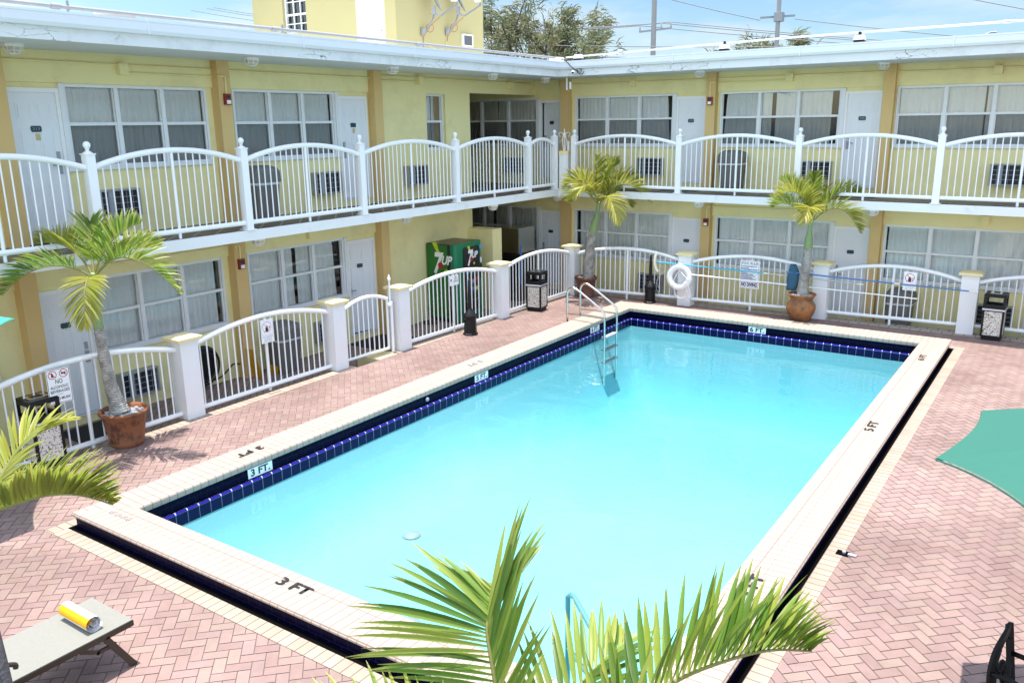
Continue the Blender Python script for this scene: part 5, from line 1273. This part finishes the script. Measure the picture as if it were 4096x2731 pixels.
# ---------------- cast metal chair at the lower right
ch = empty('garden_chair', (8.35,-10.9,0), 'black cast metal garden chair with scrolled back at lower right', 'chair')
bd = V((.24,.42,0)).normalized()*.72; fd = V((.87,-.5,0)); bo = V((8.055,-10.98,0))
def cb(a, z, off=0.): return bo + bd*a + fd*(off + .06*math.cos(a*5-.2) - .28*(z-.45)*.55) + V((0,0,z))
m = MB()
def band(pts, w_, th=.022):
    P = catmull(pts, 5)
    for p, q in zip(P, P[1:]): m.bar(p, q+(q-p)*.25, th, w_, 0, tuple((q-p).cross(fd)))
band([cb(0,.40),cb(-.015,.56),cb(.0,.68),cb(.06,.78),cb(.17,.835),cb(.30,.85),cb(.42,.855)], .058)
band([cb(.42,.875),cb(.43,.72),cb(.44,.50),cb(.44,.42)], .058)
band([cb(0,.44),cb(.22,.47),cb(.44,.46)], .05)
m.build('back_frame', 'blackmetal', ch)
m = MB()
sc = lambda pts, r: m.tube(catmull([cb(a,z) for a, z in pts],5), r, 6)
sc([(.12,.80),(.05,.71),(.10,.65),(.19,.69),(.20,.61),(.16,.61)], .018)
sc([(.06,.67),(.03,.58),(.10,.49),(.18,.46)], .016); sc([(.08,.65),(.16,.58),(.19,.49),(.18,.46)], .016); sc([(.40,.78),(.36,.62),(.26,.51),(.18,.46)], .018); sc([(.42,.60),(.36,.54),(.28,.49)], .012)
m.build('back_scroll', 'blackmetal', ch)
sc0 = bo + fd*.33 + bd*.22
m = MB(); m.T = Matrix.Translation(sc0+V((0,0,.43))) @ Matrix((fd,bd,V((0,0,1)))).transposed().to_4x4(); m.lathe([(.0,-.005),(.27,-.01),(.285,.005),(.27,.018),(.0,.015)], (0,0,0), 24); m.build('seat', 'blackmetal', ch)
for sgn in (-1,1):
    m = MB(); a = .22+sgn*.23
    m.tube(catmull([cb(a,.66),bo+bd*a+fd*.18+V((0,0,.69)),bo+bd*a+fd*.42+V((0,0,.66)),bo+bd*a+fd*.46+V((0,0,.60)),bo+bd*a+fd*.42+V((0,0,.45))],6), .018, 8); m.build('armrest', 'blackmetal', ch)
for a, f_ in ((-.02,.06),(.46,.06),(.0,.5),(.44,.5)):
    m = MB(); q = bo+bd*a+fd*f_; m.tube(catmull([q+V((0,0,.43)), q+bd*(.02 if a > .2 else -.02)+V((0,0,.2)), q+bd*(.05 if a > .2 else -.05)+fd*(.05 if f_ > .3 else -.05)+V((0,0,.0))],5), .018, 8); m.build('leg', 'blackmetal', ch)
# broken paver hole with a ground light
dl_ = empty('deck_light', (6.64,-8.6,0), 'small broken ground fitting in the cream paver border', 'light fitting')
m = MB(); m.box(6.57,-8.66,.004,6.69,-8.55,.006); m.build('recess', 'shadeblack', dl_)
m = MB(); m.box(6.68,-8.63,.004,6.76,-8.585,.016); m.lathe([(.018,0),(.018,.025)], (6.64,-8.6,.0), 10); m.build('fitting', 'grey', dl_)

# ================================================================== roof level
ph = empty('rooftop_building', (-8.5,1.1,5.6), 'yellow box building with white door standing on the motel roof', 'building')
PX0, PX1, PY0, PY1 = -11.1, -6.0, -.65, 2.88
FP = Matrix(((1,0,0,0),(0,1,0,PY0),(0,0,1,0),(0,0,0,1)))
m = MB(); wall_panel(m, FP, PX0, PX1, 5.5, 9.2, [(-9.92,-9.05,6.55,7.95),(-7.28,-6.36,5.6,7.7)])
m.quad((PX1,PY0,5.5),(PX1,PY1,5.5),(PX1,PY1,9.2),(PX1,PY0,9.2)); m.quad((PX0,PY0,5.5),(PX0,PY1,5.5),(PX0,PY1,9.2),(PX0,PY0,9.2)); m.quad((PX0,PY1,5.5),(PX1,PY1,5.5),(PX1,PY1,9.2),(PX0,PY1,9.2)); m.quad((PX0,PY0,9.2),(PX1,PY0,9.2),(PX1,PY1,9.2),(PX0,PY1,9.2))
m.build('wall', 'pent', ph)
m = MB(FP); m.quad((-10.0,.21,6.5),(-9.0,.21,6.5),(-9.0,.21,8),(-10.0,.21,8)); m.build('window_dark', 'dark', ph)
m = MB(FP); zb_ = 6.55
m.box(-9.92,.08,6.55,-9.87,.16,7.95); m.box(-9.10,.08,6.55,-9.05,.16,7.95); m.box(-9.87,.08,7.90,-9.10,.16,7.95); m.box(-9.87,.08,6.55,-9.10,.16,6.60); m.box(-9.87,.08,7.0,-9.10,.15,7.05)
for k in (1,2): m.box(-9.87+.257*k-.012,.09,6.60,-9.87+.257*k+.012,.13,7.90)
for z in (7.34,7.64,6.80): m.box(-9.87,.092,z-.012,-9.10,.128,z+.012)
wn_ = m.build('window', 'frame', ph)
m = MB(FP); m.quad((-9.87,.14,6.6),(-9.10,.14,6.6),(-9.10,.14,7.9),(-9.87,.14,7.9)); m.build('pane', 'glass', wn_)
m = MB(FP); m.box(-7.24,.03,5.6,-6.40,.08,7.66); dd_ = m.build('door', 'gutter', ph); m = MB(FP); m.sphere((-6.50,-.02,6.42), .04); m.build('door_knob', 'steel', dd_)
m = MB(FP); m.box(-7.28,-.0,5.6,-7.24,.1,7.7); m.box(-6.40,-.0,5.6,-6.36,.1,7.7); m.build('door_frame', 'white', dd_)
wa = empty('window_unit', (-5.95,2.1,6.2), 'small white framed air unit low on the rooftop building wall', 'air unit')
m = MB(); m.box(-6.0,1.89,6.19,-5.93,2.32,6.225); m.box(-6.0,1.89,6.465,-5.93,2.32,6.50); m.box(-6.0,1.89,6.225,-5.93,1.925,6.465); m.box(-6.0,2.285,6.225,-5.93,2.32,6.465); m.build('frame', 'white', wa)
m = MB(); m.box(-6.0,1.925,6.225,-5.945,2.285,6.465); m.build('grille', 'brownwin', wa)
GD = 'satellite dishes on the rooftop building'
sdh = empty('satellite_dish', (0,0,0), 'x', 'satellite dish', GD)
m = MB(); m.box(-.0,-.06,-.10,.015,.06,.10); m.bar((.01,0,.03),(.08,0,.0),.05,.12); m.build('wall_bracket', 'grey', sdh)
m = MB(); m.tube(catmull([(.05,0,-.04),(.22,.0,.20),(.30,.0,.34),(.31,0,.46)],6), .024, 8); m.build('mast', 'dish', sdh)
m = MB(); m.bar((.30,0,.40),(.33,0,.60),.10,.09); m.bar((.33,0,.44),(.47,.02,.37),.05,.05); m.build('mount', 'grey', sdh)
Td = Matrix.Translation((.40,0,.72)) @ Matrix.Rotation(rad(66),4,'Y')
m = MB(Td)
prof = [(0,-.055),(.10,-.048),(.20,-.028),(.27,0.0),(.275,.008),(.265,.01),(.20,-.018),(.10,-.038),(0,-.045)]; m.lathe([(r_,z) for r_, z in prof], (0,0,0), 28); m.build('reflector', 'dish', sdh)
m = MB(); m.bar((.47,.02,.37),(.88,.03,.62),.035,.035); m.bar((.88,.03,.60),(.89,.03,.72),.04,.05); m.build('feed_arm', 'dish', sdh)
m = MB(); m.bar((.90,.03,.715),(.78,.03,.73),.06,.05); m.sphere((.77,.03,.73), .035); m.build('receiver', 'white', sdh)
m = MB(); m.tube([(.20+.09*math.cos(a)*1.,.05+.02*math.sin(a*2),.10+.10*math.sin(a)) for a in [2*math.pi*k/20 for k in range(21)]], .007, 5)
m.tube(catmull([(.45,.02,.34),(.25,.03,.18),(.09,.03,-.02),(.03,.03,-.12),(.02,.02,-.22)],6), .007, 5); m.build('cable', 'copper', sdh)
us_ = []
place(sdh, us_, (-5.99,.28,6.42), .55, 'grey satellite dish nearer the white rooftop door'); place(sdh, us_, (-5.99,1.25,6.50), .55, 'grey satellite dish nearer the roof corner and small air unit')
m = MB(); m.tube(catmull([(-5.98,.34,6.22),(-5.985,.5,6.12),(-5.985,.85,6.06),(-5.985,1.18,6.12),(-5.98,1.25,6.28)],6), .008, 5); tag(m.build('dish_cable', 'cap', origin=(-5.98,.3,6.2)), 'pale cable sagging between the two satellite dishes', 'cable')
# roof conduit, pipe stands, vent, cameras, antennas
rc = empty('roof_pipe', (-3.0,-5,5.68), 'long grey metal pipe running along the roof edge above the gutter', 'pipe')
m = MB(); m.tube([(-2.86,-15,5.695),(-2.86,1.45,5.715)], .027, 8)
for y in (-10.6,-7.1,-3.6,-.4): m.tube([(-2.86,y-.06,5.70),(-2.86,y+.06,5.70)], .04, 8); m.tube([(-2.86,y+.16,5.62),(-2.86,y+.16,5.78)], .02, 6)
m.build('left_run', 'grey', rc)
m = MB(); m.tube([(-2.7,1.72,5.73),(2.6,1.60,5.83),(9,1.36,5.85),(15,1.15,5.85)], .02, 8)
for x in (-1.2,2.6,6.6): m.tube([(x-.06,1.70-.0375*(x+2.7)-.0,5.795 if x < 0 else 5.835),(x+.06,1.70-.0375*(x+2.7),5.80 if x < 0 else 5.835)], .03, 8)
m.build('right_run', 'silver', rc)
m = MB(); m.box(-3.05,1.50,5.60,-2.80,1.80,5.74); m.build('pull_box', 'white', rc)
ps = empty('pipe_stand', (0,0,0), 'x', 'pipe stand', 'white and black stands under the roof pipe')
m = MB(); m.prism([(-.11,.05),(.11,.05),(.08,.14),(-.08,.14)], .12, lambda a,b,dd: V((a,dd-.06,b))); m.build('block', 'white', ps)
m = MB(); m.box(-.10,-.06,0,.10,.06,.05); m.tube([(0,0,.14),(0,0,.20)], .03, 8); m.build('foot', 'black', ps)
up_ = []
for x, lab in ((-2.35,'pipe stand on the roof nearest the inner corner'),(1.33,'pipe stand on the roof before the grey utility poles'),(4.1,'pipe stand on the back roof above door 208'),(7.25,'pipe stand on the back roof at the right edge of the frame')):
    place(ps, up_, (x, 1.61-.0395*x, 5.64), 0, lab)
rv = empty('roof_vent', (-4.0,-9.1,5.6), 'round grey vent cap on the left roof', 'vent')
m = MB(); m.lathe([(.16,0),(.16,.14)], (-4.0,-9.1,5.6), 20); m.build('pipe', 'grey', rv); m = MB(); m.lathe([(.27,.13),(.29,.15),(.29,.22),(.27,.24),(0,.245)], (-4.0,-9.1,5.6), 24); m.build('cap', 'concrete', rv)
scm = empty('security_camera', (-2.42,1.60,5.38), 'white ball security camera on the roof fascia at the corner', 'camera')
m = MB(); m.lathe([(.05,0),(.05,.03),(.03,.05)], (0,0,0), 14); m.v = [V((-2.40,1.63-p.z,5.38+p.y))+V((p.x,0,0)) for p in m.v]; m.sphere((-2.40,1.555,5.37), .05); m.build('body', 'white', scm)
m = MB(); m.sphere((-2.39,1.515,5.362), .026); m.build('lens', 'black', scm)
m = MB(); m.tube(catmull([(-2.75,1.56,5.68),(-2.6,1.52,5.64),(-2.45,1.54,5.50),(-2.35,1.58,5.42),(-2.22,1.58,5.36),(-2.20,1.58,5.44),(-2.30,1.58,5.46),(-2.30,1.58,5.36),(-2.18,1.58,5.32),(-2.12,1.58,5.38)],6), .009, 5); m.build('cable', 'black', scm)
wa_ = empty('wifi_antenna', (-2.72,1.86,5.1), 'pair of white antenna tubes hanging under the roof corner', 'antenna')
for x, z0_, z1_ in ((-2.76,4.98,5.27),(-2.66,5.0,5.17)):
    m = MB(); m.tube([(x,1.86,z0_),(x,1.86,z1_)], .022 if x < -2.7 else .028, 8); m.build('tube', 'white', wa_)
m = MB(); m.tube([(-2.76,1.86,5.15),(-2.76,1.86,5.29)], .02, 8); m.build('bracket', 'brass', wa_)

# ================================================================== beyond the roof
def upole(name, x, y, h, r0, label):
    e = empty(name, (x,y,-.3), label, 'utility pole'); m = MB(); m.tube([(x,y,-.3),(x,y,h)], [r0,r0*.75], 10); m.build('pole', 'concrete', e); return e
e = upole('utility_pole', -12.2, 26.95, 17, .155, 'thick grey utility pole with crossarm beside the tree')
a, b = V((-12.85,26.55,8.87)), V((-11.42,27.50,9.04)); m = MB(); m.bar(a,b,.07,.09); m.build('crossarm', 'grey', e)
for t in (.02,.68,.98):
    q = a.lerp(b,t); m = MB(); m.lathe([(.045,0),(.045,.24),(.02,.28)], q+V((0,0,.03)), 10); m.build('insulator', 'concrete', e)
pa = [a.lerp(b,t)+V((0,0,.31)) for t in (.02,.68,.98)]
e = upole('utility_pole', -6.75, 30.75, 15, .135, 'slimmer grey utility pole with two angled arms')
m = MB(); m.bar((-7.6,30.4,9.52),(-6.1,31.5,9.62),.09,.10); m.box(-6.95,30.6,9.3,-6.5,31.0,9.75); m.build('crossarm', 'grey', e)
e = upole('street_lamp', 1.6, 40.0, 8.55, .12, 'small distant street lamp showing over the back roof')
m = MB(); m.tube([(1.6,40,8.5),(2.4,40.2,8.85),(2.7,40.2,8.85)], .06, 6); m.build('arm', 'grey', e)
e = upole('utility_pole', -22.5, 12.0, 13, .25, 'utility pole mostly hidden behind the rooftop building')
m = MB(); q = V((-22.5,12,10.9)); m.bar(q, (-23.55,11.3,10.4), .22, .28); m.build('arm', 'concrete', e)
m = MB(); 
for k in range(9): m.lathe([(.07,0),(.16,.02),(.07,.06)], V((-23.45,11.37,10.55+.09*k)), 12)
m.build('insulator', 'concrete', e)
m = MB(); m.bar((-23.8,11.15,10.75),(-23.55,11.3,9.8),.07,.07); m.bar((-24.0,11.0,10.6),(-23.7,11.2,9.7),.05,.05); m.build('fuse', 'black', e)
def wire(a, b, sag, label):
    a, b = V(a), V(b); m = MB(); m.tube([a.lerp(b,t)-V((0,0,4*sag*t*(1-t))) for t in [i/20 for i in range(21)]], .022, 5)
    tag(m.build('power_line', 'wire', origin=a), label, 'power line', 'overhead power lines')
lab = ('power line running left from the outer crossarm insulator','power line running left from the middle crossarm insulator','power line running left from the near crossarm insulator')
for p_, l_ in zip(pa, lab): wire(p_, p_+V((-34,-3,3.2)), .9, l_)
lab = ('power line dropping right behind the roof from the outer insulator','power line dropping right behind the roof from the middle insulator','power line dropping right behind the roof from the near insulator')
for p_, l_ in zip(pa, lab): wire(p_, p_+V((34,28,-2.2)), .5, l_)
wire((-7.6,30.4,9.4), (-28,24,17), .6, 'high power line from the slim pole towards the upper left')
wire((-6.1,31.5,9.45), (22,46,6.8), .5, 'power line from the slim pole dropping to the right')
wire((-16,20,14.8), (16,36,6.6), .6, 'long power line crossing the open sky at right')
wire((-4,26,14.6), (22,38,7.2), .6, 'fainter power line highest in the right sky')
for z, l_ in ((8.3,'lower phone line in front of the tree'),(7.75,'lowest phone line in front of the tree')): wire((-34,18.,z+1.2), (8,34,z-.6), .5, l_)
# casuarina trees: forked trunk, limbs and drooping needle sprays
def casuarina(base, H, spread, nclump, seed, label, lean=(0,0), zlow=6.2, bl=.55):
    r = random.Random(seed); b = V(base); e = empty('casuarina_tree', b, label, 'tree')
    m = MB(); tips = []
    def limb(p, d, L, rad_, lvl):
        pts = [p]; dd = d.copy()
        for k in range(5): dd = (dd + V((r.uniform(-.16,.16), r.uniform(-.16,.16), r.uniform(-.03,.12)))).normalized(); pts.append(pts[-1]+dd*L/5)
        m.tube(pts, [rad_*(1-.14*k) for k in range(6)], 7 if lvl < 2 else 5)
        if lvl >= 3: tips.extend(pts[2:]); return
        if lvl == 2: tips.extend(pts[3:])
        for k in range(3 if lvl else 5):
            t = r.uniform(.35,1.); q = pts[min(5,int(t*5))]; a = r.uniform(0,6.28); sp = r.uniform(.45,.95)*(1.1 if lvl == 0 else 1.)
            nd = (dd*.75 + V((math.cos(a)*sp*spread, math.sin(a)*sp*spread, .2))).normalized(); limb(q, nd, L*r.uniform(.5,.72), rad_*.5, lvl+1)
    limb(b, V((lean[0],lean[1],1)).normalized(), H*.62, H*.02, 0)
    limb(b+V((.2,.1,H*.25)), V((.45*spread,.1,1)).normalized(), H*.5, H*.013, 1); limb(b+V((-.2,.1,H*.25)), V((-.5*spread,.05,1)).normalized(), H*.5, H*.013, 1)
    m.build('trunk', 'bark', e)
    c = MB(); tips = [t for t in tips if t.z > zlow] or tips
    for k in range(nclump):
        t = r.choice(tips)+V((r.gauss(0,.28),r.gauss(0,.28),r.gauss(0,.22))); br_ = r.uniform(.65,1.35); hue = r.random()
        out_ = V((t.x-b.x, t.y-b.y, .8)).normalized()
        for q in range(9):
            d0_ = (out_*.8+V((r.gauss(0,.6),r.gauss(0,.6),r.gauss(.15,.45)))).normalized(); L = bl*r.uniform(.5,1.25); s_ = t+V((r.gauss(0,.13),r.gauss(0,.13),r.gauss(0,.13)))
            wv = d0_.cross(V((r.gauss(0,1),r.gauss(0,1),r.gauss(0,1)))).normalized()*.035
            md = s_+d0_*L*.55; en = md+(d0_+V((0,0,-.55))).normalized()*L*.5
            col = tuple(x*br_ for x in ((.22,.235,.12),(.31,.30,.15),(.19,.225,.13))[int(hue*3)])
            c.add([s_-wv*.6,s_+wv*.6,md+wv,md-wv,en], [(0,1,2,3),(3,2,4)], 0, False, None, [col,col])
    c.build('crown', 'needle', e)
casuarina((-17.4,24.6,-.3), 11.6, .95, 560, 4, 'large wispy casuarina tree standing behind the roof corner')
casuarina((-22.,33.,-.3), 11.2, .85, 420, 14, 'casuarina tree set further back behind the large one', zlow=7)
casuarina((-9.5,38.,-.3), 8.9, .7, 260, 9, 'small casuarina top between the two utility poles', zlow=7.4)
casuarina((-12.2,38.5,-.3), 8.8, .6, 130, 12, 'tiny casuarina tip beside the thick utility pole', zlow=7.6)
